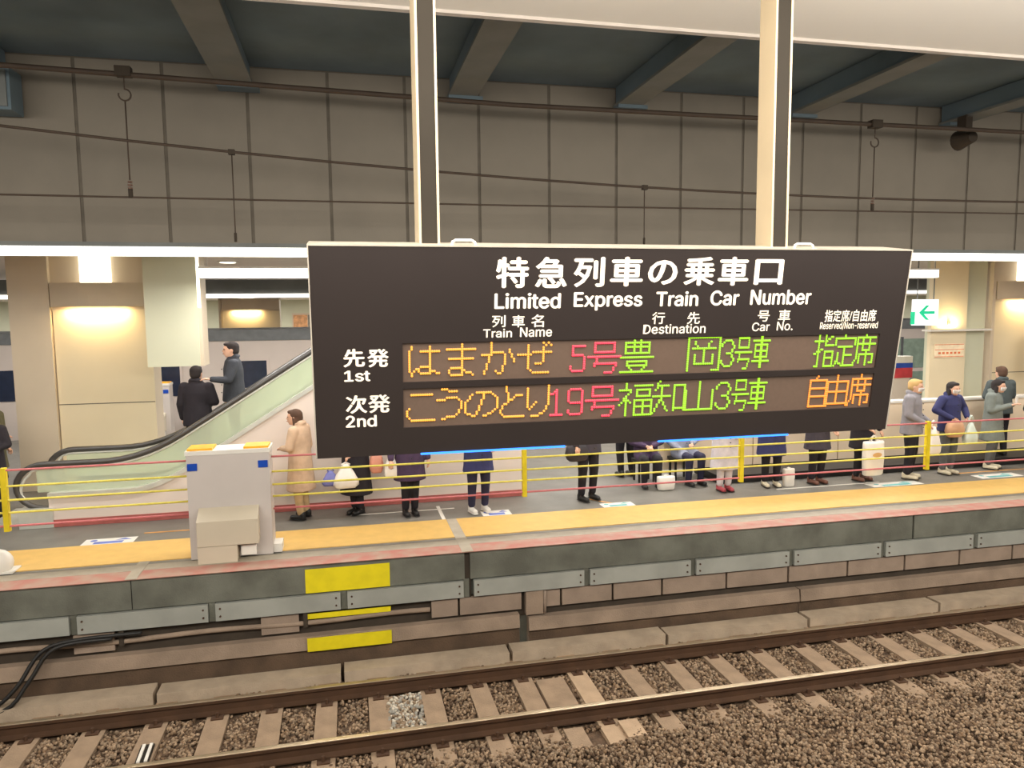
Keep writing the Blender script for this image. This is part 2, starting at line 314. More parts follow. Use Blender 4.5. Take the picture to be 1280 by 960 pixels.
# lineside cable at left
c = empty('lineside_cable', (-4, 8.45, -1.0)); tag(c, 'black cables drooping from the platform wall at the far left', 'cable')
for q, pts in ((0, [(-6.2, 8.50, -1.2), (-4.3, 8.40, -1.22), (-3.75, 8.35, -1.18), (-3.5, 8.4, -1.0), (-3.3, 8.52, -0.70), (-3.0, 8.56, -0.61), (-2.3, 8.57, -0.60)]), (1, [(-6.2, 8.46, -1.24), (-4.2, 8.38, -1.28), (-3.6, 8.33, -1.2), (-3.38, 8.42, -0.95), (-3.15, 8.52, -0.66), (-2.6, 8.56, -0.63)])):
    P_ = [Vector(p) - Vector((-4, 8.45, -1.0)) for p in pts]; out = []
    for i in range(len(P_) - 1):
        p0, p1, p2, p3 = P_[max(i - 1, 0)], P_[i], P_[i + 1], P_[min(i + 2, len(P_) - 1)]
        for k in range(5):
            u = k / 5; out.append(0.5 * ((2 * p1) + (p2 - p0) * u + (2 * p0 - 5 * p1 + 4 * p2 - p3) * u * u + (3 * p1 - p0 - 3 * p2 + p3) * u ** 3))
    tubeobj('cable_strand', out + [P_[-1]], 0.022, M_blk, c)
# ------------------------------------------------------------------ fascia over the platform edge
fw = st(box('wall_far', -30, 45, 9.0, 9.1, 3.66, 5.7, M_joint), 'dim grey panelled fascia hanging over the far platform edge', 'wall')
x = -2.74 - 0.878 * 12
while x < 22:
    box('fascia_panel', x + 0.018, x + 0.86, 8.988, 9.0, 3.70, 5.64, M_panel, fw, 0.003); x += 0.878
box('bottom_trim', -30, 45, 8.93, 9.05, 3.655, 3.70, M_beam, fw)
lamp = tag(empty('strip_light', (5, 8.98, 3.6)), 'continuous white light strip along the bottom of the grey fascia', 'light')
box('diffuser', -35, 40, -0.035, 0.03, -0.045, 0.05, M_tube, lamp); box('housing', -35, 40, 0.03, 0.06, -0.05, 0.055, M_wht, lamp)
for k, (a, b) in enumerate([(-11.8, -11.45), (-9.2, -8.85), (-6.6, -6.25), (-3.66, -3.32), (-1.27, -0.90), (1.26, 1.60), (3.34, 3.66), (5.72, 6.02), (8.12, 8.42), (10.7, 11.0), (13.2, 13.5)]):
    t = st(empty('trim_3', ((a + b) / 2, 7, 5.4)), 'steel beam crossing above the track', 'beam'); w = (b - a) / 2
    box('bottom_flange', -w, w, -2.06, 1.94, 0, 0.03, M_beam, t); box('beam_web', -w + .04, w - .04, -2.06, 1.94, 0.03, 0.25, M_dark, t)
    box('end_bracket', -w, w + 0.06, 1.74, 1.94, -0.04, 0.0, M_dark, t)
t = empty('ceiling_junction_box', (-3.56, 8.7, 4.98)); tag(t, 'dark square box hanging high at the upper left of the fascia', 'box')
box('box_body', -0.35, 0.35, -0.1, 0.2, 0, 0.42, M_dark, t, 0.01); box('hinged_lid', -0.32, 0.32, -0.12, -0.10, 0.03, 0.39, M_beam, t, 0.005); box('mount', -0.1, 0.1, 0.0, 0.1, 0.42, 0.68, M_dark, t)
t = empty('ceiling_loudspeaker', (8.15, 8.5, 5.12)); tag(t, 'dark loudspeaker fixed below the beam at the upper right', 'loudspeaker')
bm = bmesh.new(); bmesh.ops.create_cone(bm, cap_ends=True, segments=16, radius1=0.13, radius2=0.07, depth=0.25, matrix=Matrix.Rotation(math.pi / 2, 4, 'X')); obj('horn', bm, M_void, t); box('bracket', -0.05, 0.05, -0.05, 0.1, 0.05, 0.30, M_void, t)
# overhead wires
wire = tag(empty('overhead_line', (0, 8.0, 0)), 'overhead power line of brown wires above the track', 'overhead wire')
def cat_wire(name, pts, r): return tubeobj(name, [(x, 0, z) for x, z in pts], r, M_wire, wire, 6)
cat_wire('feeder_tube', [(-30, 5.24), (-3, 5.235), (1.84, 5.115), (8.5, 5.105), (45, 5.1)], 0.026)
cat_wire('messenger_wire', [(-30, 4.6)] + [(xx, 4.225 + 0.0045 * (xx - 7) ** 2 * (1 if xx < 7 else .6)) for xx in np.arange(-6, 20, 1.0)] + [(45, 4.7)], 0.014)
cat_wire('contact_wire', [(-30, 4.05), (1.8, 4.05), (8.6, 4.085), (45, 4.12)], 0.010)
def hanger(x, z0, z1):
    t = empty('wire_hanger', (x, 8.0, z0)); h = z0 - z1
    tag(t, 'insulated hanger joining feeder tube and contact wire, upper %s' % ('left' if x < 0 else 'right, past the second post'), 'hanger')
    box('clamp', -0.07, 0.07, -0.05, 0.05, -0.03, 0.06, M_void, t, 0.01)
    bm = bmesh.new()
    for i in range(10):
        a = i / 9 * 4.7 - 0.7; b = (i + 1) / 9 * 4.7 - 0.7
    tube(bm, [(0.055 * math.cos(a), 0, -0.20 + 0.055 * math.sin(a)) for a in np.linspace(1.6, -3.4, 14)], 0.008, 6); obj('hook', bm, M_wire, t)
    tubeobj('hanger_rod', [(0, 0, -0.25), (0.0, 0, -h + 0.16)], 0.007, M_wire, t, 6); tubeobj('hook_link', [(0, 0, -0.02), (0, 0, -0.15)], 0.006, M_wire, t, 6)
    bm = bmesh.new()
    for i in range(3): ell(bm, Vector((0, 0, -h + 0.14 - i * 0.03)), 0.025, 0.025, 0.012, 8)
    obj('insulator_bead', bm, M_insul, t, smooth=True); tubeobj('wire_clip', [(0, 0, -h + 0.08), (0, 0, -h - 0.01)], 0.022, M_void, t, 6); return t
hanger(-2.0, 5.22, 4.055); hanger(6.36, 5.095, 4.085)
for x, z, s in ((-1.05, 4.5, 'left of the sign'), (3.38, 4.27, 'between the sign posts')):
    t = empty('wire_dropper', (x, 8.02, z)); tag(t, 'thin vertical dropper wire from the messenger wire, ' + s, 'dropper')
    t.location.z = 4.225 + 0.0045 * (x - 7) ** 2
    box('clamp', -0.03, 0.03, -0.035, 0.02, -0.025, 0.025, M_void, t); tubeobj('dropper_rod', [(0, 0, 0), (0, 0, -(t.location.z - 3.64))], 0.006, M_wire, t, 6); tubeobj('end_clip', [(0, 0, -(t.location.z - 3.72)), (0, 0, -(t.location.z - 3.63))], 0.014, M_void, t, 6)
# ------------------------------------------------------------------ the hanging sign
TL = Vector((-0.154, 3.6, 3.214)); SWID = 3.283; DV = Vector((0, 0.154, -1.038)); SH = DV.length; DV.normalize()
sign = empty('departure_sign', (1.4875, 3.6, 3.214)); ang = math.atan2(0.154, 1.038)
sign.rotation_euler = (ang, 0, 0); tag(sign, 'wide black hanging departure sign with amber, red and green lit characters', 'sign')
# local frame of the sign: x right, z up along the face (0 at top), y into the sign (0 on the face)
def sface(u, v):                                       # pixel -> (s, t) on the sign face
    d = np.array([u - 640, v - 480, F]); r = Vector((d @ AX, d @ AY, d @ AZ)); n = Vector((1, 0, 0)).cross(DV)
    k = n.dot(TL - Vector((0, 0, HC))) / n.dot(r); p = Vector((0, 0, HC)) + r * k - TL
    return p.x - SWID / 2, p.dot(DV)
box('sign_body', -SWID / 2 + .004, SWID / 2 - .004, 0.012, 0.24, -SH + 0.004, -0.004, M_signf, sign, 0.004)
w0 = sface(506, 452); w1 = sface(1100, 452)
def sbox(name, a, b, y0, y1, t0, t1, m, par=sign): return box(name, a, b, y0, y1, -t1, -t0, m, par)
ra = (sface(800, 425)[1] - .008, sface(800, 466)[1] + .012); rb = (sface(800, 478)[1] - .008, sface(800, 519)[1] + .012)
xl, xr = w0[0] - .01, SWID / 2 - 0.13
for (t0, t1) in ((0.0, ra[0]), (ra[1], rb[0]), (rb[1], SH)): sbox('face_panel', xl, xr, 0, 0.014, t0, t1, M_signf)
sbox('face_panel', -SWID / 2, xl, 0, 0.014, 0, SH, M_signf); sbox('face_panel', xr, SWID / 2, 0, 0.014, 0, SH, M_signf)
for t0, t1 in (ra, rb): sbox('led_window', xl, xr, 0.009, 0.0125, t0, t1, M_signw)
fr = bmesh.new(); 
bx(fr, -SWID / 2 - .006, SWID / 2 + .006, -0.003, 0.245, 0.0, 0.007); bx(fr, -SWID / 2 - .006, -SWID / 2, -0.003, 0.245, -SH, 0.0); bx(fr, SWID / 2, SWID / 2 + .006, -0.003, 0.245, -SH, 0.0)
obj('edge_frame', fr, M_signe, sign)
for u0, u1, v in ((526, 706, 563), (823, 984, 548)):
    a = sface(u0, v)[0]; b = sface(u1, v)[0]; bs = box('blue_light_bar', a, b, -0.006, 0.03, -SH - 0.006, -SH + 0.003, M_blu, sign)
# printed lettering
FONT = None
try: FONT = bpy.data.fonts.load(bpy.utils.system_resource('DATAFILES', path='fonts') + '/Inter.woff2')
except Exception: FONT = None
def text_mesh(body, bold):
    c = bpy.data.curves.new('t', 'FONT'); c.body = body
    if FONT is not None and ord(body[0]) < 256: c.font = FONT
    c.size = 1.0; c.offset = bold; c.resolution_u = 3
    o = bpy.data.objects.new('t', c); COL.objects.link(o); dg = bpy.context.evaluated_depsgraph_get(); dg.update()
    me = bpy.data.meshes.new_from_object(o.evaluated_get(dg)); bpy.data.objects.remove(o); bpy.data.curves.remove(c); return me
def thicken(me, dx, dz):                               # bolder strokes: shifted layers a hair apart
    bm = bmesh.new(); bm.from_mesh(me); src = bm.verts[:] + bm.edges[:] + bm.faces[:]
    for i, (a, b) in enumerate(((dx, 0), (-dx, 0), (0, dz), (0, -dz))):
        g = bmesh.ops.duplicate(bm, geom=src)['geom']; bmesh.ops.translate(bm, verts=[v for v in g if isinstance(v, bmesh.types.BMVert)], vec=(a, b, 0.0001 * (i + 1)))
    bm.to_mesh(me); bm.free()
def place_text(body, u0, v0, u1, v1, parent, m, name='printed_lettering', bold=0.022, d=-0.0008, frame=None):
    me = text_mesh(body, 0.0); thicken(me, bold, bold * .7); n = len(me.vertices); co = np.empty(n * 3); me.vertices.foreach_get('co', co); co = co.reshape(-1, 3)
    lo, hi = co.min(0), co.max(0)
    if frame is None:
        um, vm = (u0 + u1) / 2, (v0 + v1) / 2; a = sface(u0, vm)[0]; b = sface(u1, vm)[0]; t0 = sface(um, v0)[1]; t1 = sface(um, v1)[1]
    else: a, b, t0, t1 = frame
    nx = a + (co[:, 0] - lo[0]) / (hi[0] - lo[0]) * (b - a); nz = -t1 + (co[:, 1] - lo[1]) / (hi[1] - lo[1]) * (t1 - t0)
    me.vertices.foreach_set('co', np.stack([nx, d - co[:, 2], nz], 1).reshape(-1)); me.materials.clear(); me.update()
    return link(name, me, m, parent)
for ch, u0, v0, u1, v1 in (('特', 620, 321, 661, 360), ('急', 669, 321, 709, 360), ('列', 717, 321, 756, 359), ('車', 763, 321, 804, 358), ('の', 810, 325, 847, 356), ('乗', 855, 321, 894, 357), ('車', 898, 321, 936, 357), ('口', 943, 324, 979, 356),
        ('列', 615, 394, 632, 409), ('車', 640, 394, 656, 409), ('名', 664, 393, 680, 409), ('行', 815, 390, 831, 405), ('先', 859, 390, 875, 405), ('号', 947, 388, 962, 402), ('車', 973, 387, 988, 402),
        ('先', 429, 436, 456, 459), ('発', 459, 436, 486, 459), ('次', 432, 494, 459, 517), ('発', 460, 493, 488, 516), ('指定席/自由席', 1031, 387, 1095, 402)):
    place_text(ch, u0, v0, u1, v1, sign, M_print, 'printed_character', 0.03 if v1 - v0 > 18 else 0.016)
for w, u0, v0, u1, v1 in (('Limited', 618, 366, 701, 386), ('Express', 717, 365, 803, 388), ('Train', 820, 364, 873, 383), ('Car', 888, 363, 924, 382), ('Number', 938, 362, 1014, 381),
        ('Train', 604, 411, 640, 422), ('Name', 650, 409, 690, 421), ('Destination', 804, 405, 882, 417), ('Car', 940, 403, 962, 414), ('No.', 971, 402, 991, 413), ('Reserved/Non-reserved', 1025, 402, 1097, 412), ('1st', 430, 463, 463, 477), ('2nd', 432, 519, 471, 534)):
    place_text(w, u0, v0, u1, v1, sign, M_print, 'printed_word', 0.022 if v1 - v0 > 12 else 0.012)
# LED characters: strokes on a 16 x 16 dot grid
G = {
'は': '2,0-2,1 1,2-1,11 2,12-2,13 3,11-4,10 6,2-14,2 10,0-10,12 6,9-9,9 5,10-5,11 6,12-9,12 11,11-12,11 13,12-14,12',
'ま': '1,2-14,2 2,6-13,6 8,0-8,11 3,10-8,10 2,11-2,12 3,13-8,13 9,11-10,12 11,12-12,12 13,13-13,13 8,12-8,12',
'か': '5,0-5,4 1,5-5,5 6,4-10,4 4,6-4,8 3,9-3,11 2,12-2,13 11,5-11,9 10,10-10,12 9,13-8,13 7,12-7,12 13,3-13,4 14,5-14,6 15,7-15,8',
'ぜ': '4,1-4,11 0,5-5,5 6,4-13,4 10,2-10,8 7,9-9,9 5,12-5,12 6,13-12,13 10,0-10,0 11,1-11,1 12,0-12,0 13,1-13,1',
'5': '1,1-7,1 1,2-1,5 1,5-6,5 7,6-7,11 6,12-1,12 0,11-0,10',
'号': '3,1-12,1 3,2-3,5 12,2-12,5 3,5-12,5 0,7-15,7 4,8-3,11 3,10-13,10 13,11-12,13 11,14-8,14',
'豊': '2,1-13,1 2,2-2,6 13,2-13,6 6,0-6,6 9,0-9,6 2,3-13,3 2,6-13,6 0,8-15,8 3,10-12,10 3,10-3,12 12,10-12,12 3,12-12,12 4,13-5,14 11,13-10,14 0,15-15,15',
'岡': '1,0-15,0 1,1-1,15 15,1-15,15 15,15-12,15 4,2-5,4 11,2-10,4 3,5-13,5 8,6-8,12 4,8-4,12 12,8-12,12 4,12-12,12',
'3': '0,3-1,1 2,0-5,0 6,1-7,3 7,4-6,6 5,7-3,7 6,8-7,10 7,11-6,13 5,14-2,14 1,13-0,11',
'車': '7,0-7,15 0,2-15,2 2,4-13,4 2,4-2,10 13,4-13,10 2,7-13,7 2,10-13,10 0,12-15,12 8,0-8,15',
'指': '3,0-3,14 0,3-6,3 0,9-6,7 1,15-3,15 8,0-8,5 8,5-14,5 8,3-13,1 8,8-14,8 8,8-8,15 14,8-14,15 8,11-14,11 8,15-14,15',
'定': '7,0-7,2 1,2-14,2 1,2-1,5 14,2-14,5 3,6-12,6 7,6-7,14 7,10-12,10 3,9-3,12 3,12-1,15 3,13-6,15 7,15-14,15',
'席': '8,0-8,1 2,2-15,2 2,2-2,11 2,11-0,15 3,5-15,5 6,3-6,8 11,3-11,8 6,8-11,8 4,10-14,10 4,10-4,14 14,10-14,14 9,9-9,15 14,14-12,14',
'こ': '3,2-12,2 2,8-2,8 1,9-1,11 2,12-3,13 4,13-13,13',
'う': '5,0-7,0 8,1-11,1 3,5-6,5 7,4-11,4 12,5-13,6 13,7-13,9 12,10-11,12 10,13-7,13 6,14-5,14',
'の': '5,1-11,1 3,2-2,4 1,5-0,6 0,7-0,11 1,12-4,13 8,2-7,7 6,8-5,12 12,2-13,3 14,4-14,9 13,10-12,11 11,12-8,13',
'と': '4,0-4,2 5,3-5,6 12,4-9,4 8,5-6,6 5,7-3,8 2,9-1,12 2,13-2,13 3,14-13,14',
'り': '3,1-3,9 4,10-4,10 5,9-7,7 13,0-13,8 12,9-11,11 10,12-8,13 7,13-5,13',
'1': '4,0-4,13 1,2-3,1 1,13-7,13',
'9': '2,0-6,0 1,1-1,6 7,1-7,12 2,7-6,7 6,13-2,13 1,12-1,11',
'福': '3,0-3,2 0,3-5,3 5,4-0,10 3,7-3,15 4,8-5,9 7,1-15,1 8,3-14,3 8,3-8,6 14,3-14,6 8,6-14,6 7,8-15,8 7,8-7,15 15,8-15,15 7,15-15,15 7,11-15,11 11,8-11,15',
'知': '3,0-1,4 2,2-7,2 4,2-4,8 0,7-8,7 4,8-0,15 4,9-7,14 10,2-15,2 10,2-10,14 15,2-15,14 10,13-15,13',
'山': '8,0-8,13 1,4-1,13 15,4-15,13 1,13-15,13',
'自': '7,0-6,2 2,2-13,2 2,2-2,15 13,2-13,15 2,6-13,6 2,10-13,10 2,15-13,15',
'由': '7,0-7,14 1,3-14,3 1,3-1,15 14,3-14,15 1,8-14,8 1,14-14,14',
}
def dots(ch):
    out = set()
    for s in G[ch].split():
        a, b = s.split('-'); x0, y0 = map(int, a.split(',')); x1, y1 = map(int, b.split(',')); n = max(abs(x1 - x0), abs(y1 - y0), 1)
        for i in range(n + 1): out.add((round(x0 + (x1 - x0) * i / n), round(y0 + (y1 - y0) * i / n)))
    return out
def led(ch, u0, v0, u1, v1, m, lab):
    um, vm = (u0 + u1) / 2, (v0 + v1) / 2; a = sface(u0, vm)[0]; b = sface(u1, vm)[0]; t0 = sface(um, v0)[1]; t1 = sface(um, v1)[1]
    ds = dots(ch); xs_ = [d[0] for d in ds]; ys_ = [d[1] for d in ds]; x0, x1, y0, y1 = min(xs_), max(xs_), min(ys_), max(ys_)
    px = (b - a) / max(x1 - x0, 1); pz = (t1 - t0) / max(y1 - y0, 1); r = 0.0062; rx = min(r, max(px * 0.56, 0.0040)); bm = bmesh.new()
    for (i, j) in ds:
        c = Vector((a + (i - x0) * px, 0, -(t0 + (j - y0) * pz))); rr = []
        for yy, k in ((0.009, 1), (0.005, 1), (0.003, 0.6)): rr.append([bm.verts.new((c.x + rx * k * math.cos(q * math.pi / 4), yy, c.z + r * k * math.sin(q * math.pi / 4))) for q in range(8)])
        for A, B in zip(rr[:-1], rr[1:]):
            for q in range(8): bm.faces.new((A[q], A[(q + 1) % 8], B[(q + 1) % 8], B[q]))
        bm.faces.new(rr[-1])
    bmesh.ops.recalc_face_normals(bm, faces=bm.faces[:])
    o = obj('led_character', bm, m, sign); o['label'] = lab
O, R_, Gn, Ob = (M_lo, 'amber lit dot character'), (M_lr, 'red lit dot character'), (M_lg, 'green lit dot character'), (M_lob, 'orange lit dot character')
for ch, u0, v0, u1, v1, k in (('は', 512, 434, 549, 470, O), ('ま', 559, 431, 594, 469, O), ('か', 603, 429, 643, 467, O), ('ぜ', 648, 429, 689, 466, O), ('5', 714, 433, 731, 464, R_), ('号', 736, 429, 776, 466, R_), ('豊', 777, 426, 817, 465, Gn), ('岡', 861, 422, 900, 463, Gn), ('3', 903, 426, 918, 458, Gn), ('号', 920, 423, 940, 461, Gn), ('車', 942, 421, 962, 459, Gn),
        ('指', 1019, 419, 1042, 458, Gn), ('定', 1045, 418, 1069, 457, Gn), ('席', 1069, 417, 1094, 456, Gn),
        ('こ', 509, 494, 543, 526, O), ('う', 547, 487, 577, 524, O), ('の', 582, 491, 622, 520, O), ('と', 626, 484, 655, 521, O), ('り', 660, 483, 686, 520, O), ('1', 689, 488, 703, 519, R_), ('9', 711, 487, 728, 518, R_), ('号', 733, 484, 773, 520, R_),
        ('福', 775, 480, 815, 519, Gn), ('知', 817, 477, 856, 516, Gn), ('山', 858, 478, 891, 512, Gn), ('3', 896, 479, 913, 511, Gn), ('号', 916, 476, 936, 513, Gn), ('車', 937, 474, 958, 511, Gn), ('自', 1013, 471, 1033, 508, Ob), ('由', 1035, 470, 1060, 507, Ob), ('席', 1062, 469, 1088, 506, Ob)):
    led(ch, u0, v0, u1, v1, k[0], k[1])
for x, lab in ((0.43, 'left of the two hanger posts carrying the departure sign'), (2.387, 'right of the two hanger posts carrying the departure sign')):
    t = empty('hanger_post', (x, 3.80, 3.23)); tag(t, lab, 'post', None); d = 0.16 if x > 1 else 0.22; w = 0.046
    box('side_flange', -w - .006, -w + .006, -0.055, d - 0.055, 0, 1.6, M_post, t); box('side_flange', w - .006, w + .006, -0.055, d - 0.055, 0, 1.6, M_post, t)
    box('web', -w + .006, w - .006, -0.051, d - .065, 0, 1.6, M_postd, t); box('base_plate', -0.10, 0.10, -0.06, d - 0.05, -0.012, 0.006, M_wht, t, 0.003)
for x, lab in ((0.585, 'small pale lifting handle on the sign top beside the left post'), (2.47, 'small pale lifting handle on the sign top beside the right post')):
    t = empty('lifting_handle', (x, 3.64, 3.222)); tag(t, lab, 'handle')
    bm = bmesh.new(); tube(bm, [(-.06, 0, 0), (-.055, 0, .02), (-.04, 0, .028), (.04, 0, .028), (.055, 0, .02), (.06, 0, 0)], 0.007, 8); obj('grip', bm, M_wht, t, smooth=True)
    for q in (-.06, .06): box('foot', q - .012, q + .012, -.012, .012, -0.004, 0.004, M_wht, t)
# ------------------------------------------------------------------ rope gate: housing, ropes
def gate_box(x0, x1, y0, lab, front=-1, sc=1.0):
    cx = (x0 + x1) / 2; w = (x1 - x0) / 2; t = empty('rope_gate_housing', (cx, y0, 0.006)); tag(t, lab, 'gate housing')
    box('body', -w, w, 0, 0.36, 0.0, 1.27, M_wbox, t, 0.012); box('top_cap', -w - .01, w + .01, -0.01, 0.37, 1.25, 1.30, M_wht, t, 0.01)
    for a, b in ((-w, -w + .30), (w - .30, w)): box('amber_bumper', a + .01, b - .01, 0.02, 0.32, 1.30, 1.325, M_orange, t, 0.008)
    for a in (-w + .01, w - .13): box('blue_reflector', a, a + .11, -0.012, 0.0, 1.07, 1.155, M_blue, t, 0.004)
    bm = bmesh.new(); pr = [(-.20, 0.0), (-.20, .50), (0.0, .62), (0.0, 0.0)]
    va = [bm.verts.new((-w * .76, y, z)) for y, z in pr]; vb = [bm.verts.new((w * .70, y, z)) for y, z in pr]
    bm.faces.new(va); bm.faces.new(vb[::-1])
    for i in range(4): bm.faces.new((va[i], vb[i], vb[(i + 1) % 4], va[(i + 1) % 4]))
    bmesh.ops.recalc_face_normals(bm, faces=bm.faces[:])
    bm2 = bmesh.new(); bx(bm2, -w * .76, w * .18, -0.20, -0.003, 0.0, 0.2); obj('lower_cover', bm2, M_wbox2, t, bevel=.005)
    for v in bm.verts:
        if v.co.z < 0.1: v.co.z = 0.203
    c = obj('sloped_cover', bm, M_wbox2, t, bevel=.005); box('corner_step', w * .25, w * .62, -0.12, -0.003, 0.05, 0.17, M_wht, t, 0.005); box('side_foot', w, w + .10, 0.05, 0.3, 0, 0.10, M_wht, t, 0.02); return t
gate_box(-1.86, -0.93, 9.12, 'white rope-gate housing with blue corner squares on the platform edge')
gate_box(-4.75, -4.05, 18.5, 'distant white housing with a blue stripe left of the escalator riders')
rg = empty('rope_gate', (0, 9.15, 0)); tag(rg, 'platform rope gate of yellow and pink ropes strung along the edge', 'rope gate')
for z, m, l in ((1.175, M_prope, 'pink rope'), (0.99, M_yrope, 'yellow rope'), (0.83, M_yrope, 'yellow rope'), (0.685, M_yrope, 'yellow rope'), (0.53, M_prope, 'pink rope')):
    for a, b in ((-12, -1.87), (-0.92, 20)):
        o = tubeobj('rope', [(a, 0.1, z), ((a + b) / 2, 0.1, z - 0.006), (b, 0.1, z)], 0.013, m, rg, 6); o['label'] = l
for x in (-3.81, 2.24, 5.38, 8.45, 11.7): box('rope_spacer', x - 0.028, x + 0.028, 0.07, 0.13, 0.47, 1.20, M_ypost, rg, 0.006)
t = empty('barrier_foot', (-3.95, 9.25, 0.006)); tag(t, 'white rounded barrier foot at the far left of the platform edge', 'barrier base')
bm = bmesh.new(); ell(bm, Vector((0, 0, .1)), .17, .15, .16, 16); bmesh.ops.bisect_plane(bm, geom=bm.verts[:] + bm.edges[:] + bm.faces[:], plane_co=(0, 0, 0), plane_no=(0, 0, -1), clear_outer=True); obj('dome', bm, M_wht, t, smooth=True); box('foot_plate', -.2, .2, -.12, .12, 0, .02, M_wht, t, .006)
# floor markings
M_mb = mat('marking_blue', S(96, 116, 190), 0.5); M_mt = mat('marking_teal', S(90, 170, 170), 0.5); M_mo = mat('marking_orange', S(225, 165, 90), 0.5)
def fmark(cx, cy, w, h, c, lab, line=None):
    t = empty('floor_marking', (cx, cy, 0.0)); tag(t, lab, 'floor marking'); z = 0.001
    box('white_field', -w / 2, w / 2, -h / 2, h / 2, -0.001, z, M_wht, t)
    box('coloured_band', -w * .28, w * .28, -h * .38, -h * .02, z, z + .001, c, t)
    bm = bmesh.new(); bmesh.ops.create_cone(bm, cap_ends=True, segments=16, radius1=h * .16, radius2=h * .16, depth=.001, matrix=Matrix.Translation((-w * .32, h * .2, z + .0005))); obj('round_symbol', bm, c, t)
    bm = bmesh.new(); v = [bm.verts.new(p) for p in ((w * .1, h * .1, z + .001), (w * .42, h * .1, z + .001), (w * .26, h * .42, z + .001))]; bm.faces.new(v); obj('arrow_symbol', bm, c, t)
    return t
fmark(-3.05, 10.2, .62, .26, M_mb, 'white and blue boarding mark left of the white gate housing'); fmark(2.05, 10.22, .42, .26, M_mb, 'white and blue boarding mark under the white sneakers')
fmark(3.9, 10.2, .5, .22, M_mt, 'white and teal boarding mark with a slanted orange line beside it'); fmark(8.75, 10.24, .95, .24, M_mt, 'white and teal boarding mark before the woman with the large tote')
fmark(10.85, 10.3, .85, .26, M_mt, 'white and teal boarding mark at the right edge')
for x0, x1, y0, y1, m in ((-2.7, -1.9, 10.45, 10.48, M_mo), (0.0, 1.5, 10.62, 10.65, M_wht), (1.25, 1.3, 10.07, 10.8, M_wht), (6.7, 8.6, 10.4, 10.43, M_wht), (10.2, 12.6, 10.6, 10.63, M_mo)): box('painted_line', x0, x1, y0, y1, -0.003, 0.003, m, fl)
bm = bmesh.new(); v = [bm.verts.new(p) for p in ((3.46, 10.75, .003), (3.50, 10.75, .003), (3.86, 10.3, .003), (3.80, 10.3, .003))]; bm.faces.new(v); obj('painted_line', bm, M_mo, fl)
# ------------------------------------------------------------------ escalator
esc = empty('escalator', (-4.0, 11.2, 0)); tag(esc, 'escalator with glass balustrades and white side wall rising to the right', 'escalator')
E0 = Vector((-4.0, 11.2, 0))
def deck(x):                                           # top of the side wall
    if x < -3.1: return 0.46
    if x < -2.3: return 0.46 + (x + 3.1) ** 2 / 0.8 ** 2 * 0.25
    return 0.71 + (x + 2.3) * 0.625
def railz(x):
    if x < -3.4: return 0.87
    if x < -2.3: return 0.87 + (x + 3.4) ** 2 / 1.1 ** 2 * 0.34
    return 1.21 + (x + 2.3) * 0.625
XE = 2.35
xs = list(np.linspace(-4.05, -2.3, 12)) + [XE]
def L(x): return x + 4.0
poly = [(L(-4.05), 0.10)] + [(L(x), deck(x) - 0.05) for x in xs] + [(L(2.7), 3.5), (L(2.7), 0.10)]
bm = bmesh.new(); prism(bm, poly, -0.10, 0.06); obj('side_cladding', bm, M_wall, esc)
box('skirting', L(-4.05), L(2.7), -0.115, 0.06, 0.0, 0.10, M_skirt, esc)
def ribbon(name, y0, y1, lo, hi, m, x0=-4.05, x1=XE):
    X = list(np.linspace(x0, -2.3, 12)) + [x1]; p = [(L(x), lo(x)) for x in X] + [(L(x), hi(x)) for x in X[::-1]]
    bm = bmesh.new(); prism(bm, p, y0, y1); return obj(name, bm, m, esc)
ribbon('inner_skirt', 1.02, 1.06, lambda x: deck(x) - 0.3, lambda x: deck(x), M_steel)
for k, (ya, yb, nm) in enumerate(((-0.13, 0.08, 'near'), (1.02, 1.22, 'far'))):
    ribbon('decking', ya, yb, lambda x: deck(x) - 0.05, lambda x: deck(x) + 0.02, M_steel)
    yc = (ya + yb) / 2
    g = ribbon('glass_panel', yc - .006, yc + .006, lambda x: deck(x) + 0.02, lambda x: railz(x) - 0.03, M_glass, -4.2)
    pts = [(L(x), yc, railz(x)) for x in [XE] + list(np.linspace(-2.3, -4.1, 12))]
    pts += [(L(-4.1) - 0.36 * math.sin(a), yc, 0.56 + 0.31 * math.cos(a)) for a in np.linspace(0.2, math.pi - .1, 12)] + [(L(-3.9), yc, 0.25)]
    bm = bmesh.new(); tube(bm, pts, 0.042, 10); h = obj('handrail', bm, M_hand, esc, smooth=True)
    bm = bmesh.new(); tube(bm, [(p[0] + (0.05 if p[2] < .8 and p[0] < 0 else 0), p[1], p[2] - 0.055 + (0.03 if p[2] < .5 else 0)) for p in pts[:-3]], 0.02, 6); obj('rail_guide', bm, M_steel, esc, smooth=True)
    box('newel_base', L(-4.42), L(-4.0), ya, yb, 0.0, 0.27, M_steel, esc, 0.01)
box('floor_plate', L(-4.9), L(-3.2), 0.08, 1.02, 0.0, 0.03, M_steel, esc)
s0 = None
for i in range(14):
    xx = -3.2 + i * 0.40; z = max(0.03, (xx + 3.0) * 0.60)
    if z + .2 > 3.4: break
    if s0 is None: s0 = box('step', 0, 0.41, 0.09, 1.01, -0.22, 0.0, M_step, esc); s0.location = (L(xx), 0, z + .02)
    else: c = s0.copy(); COL.objects.link(c); c.parent = esc; c.location = (L(xx), 0, z + .02)
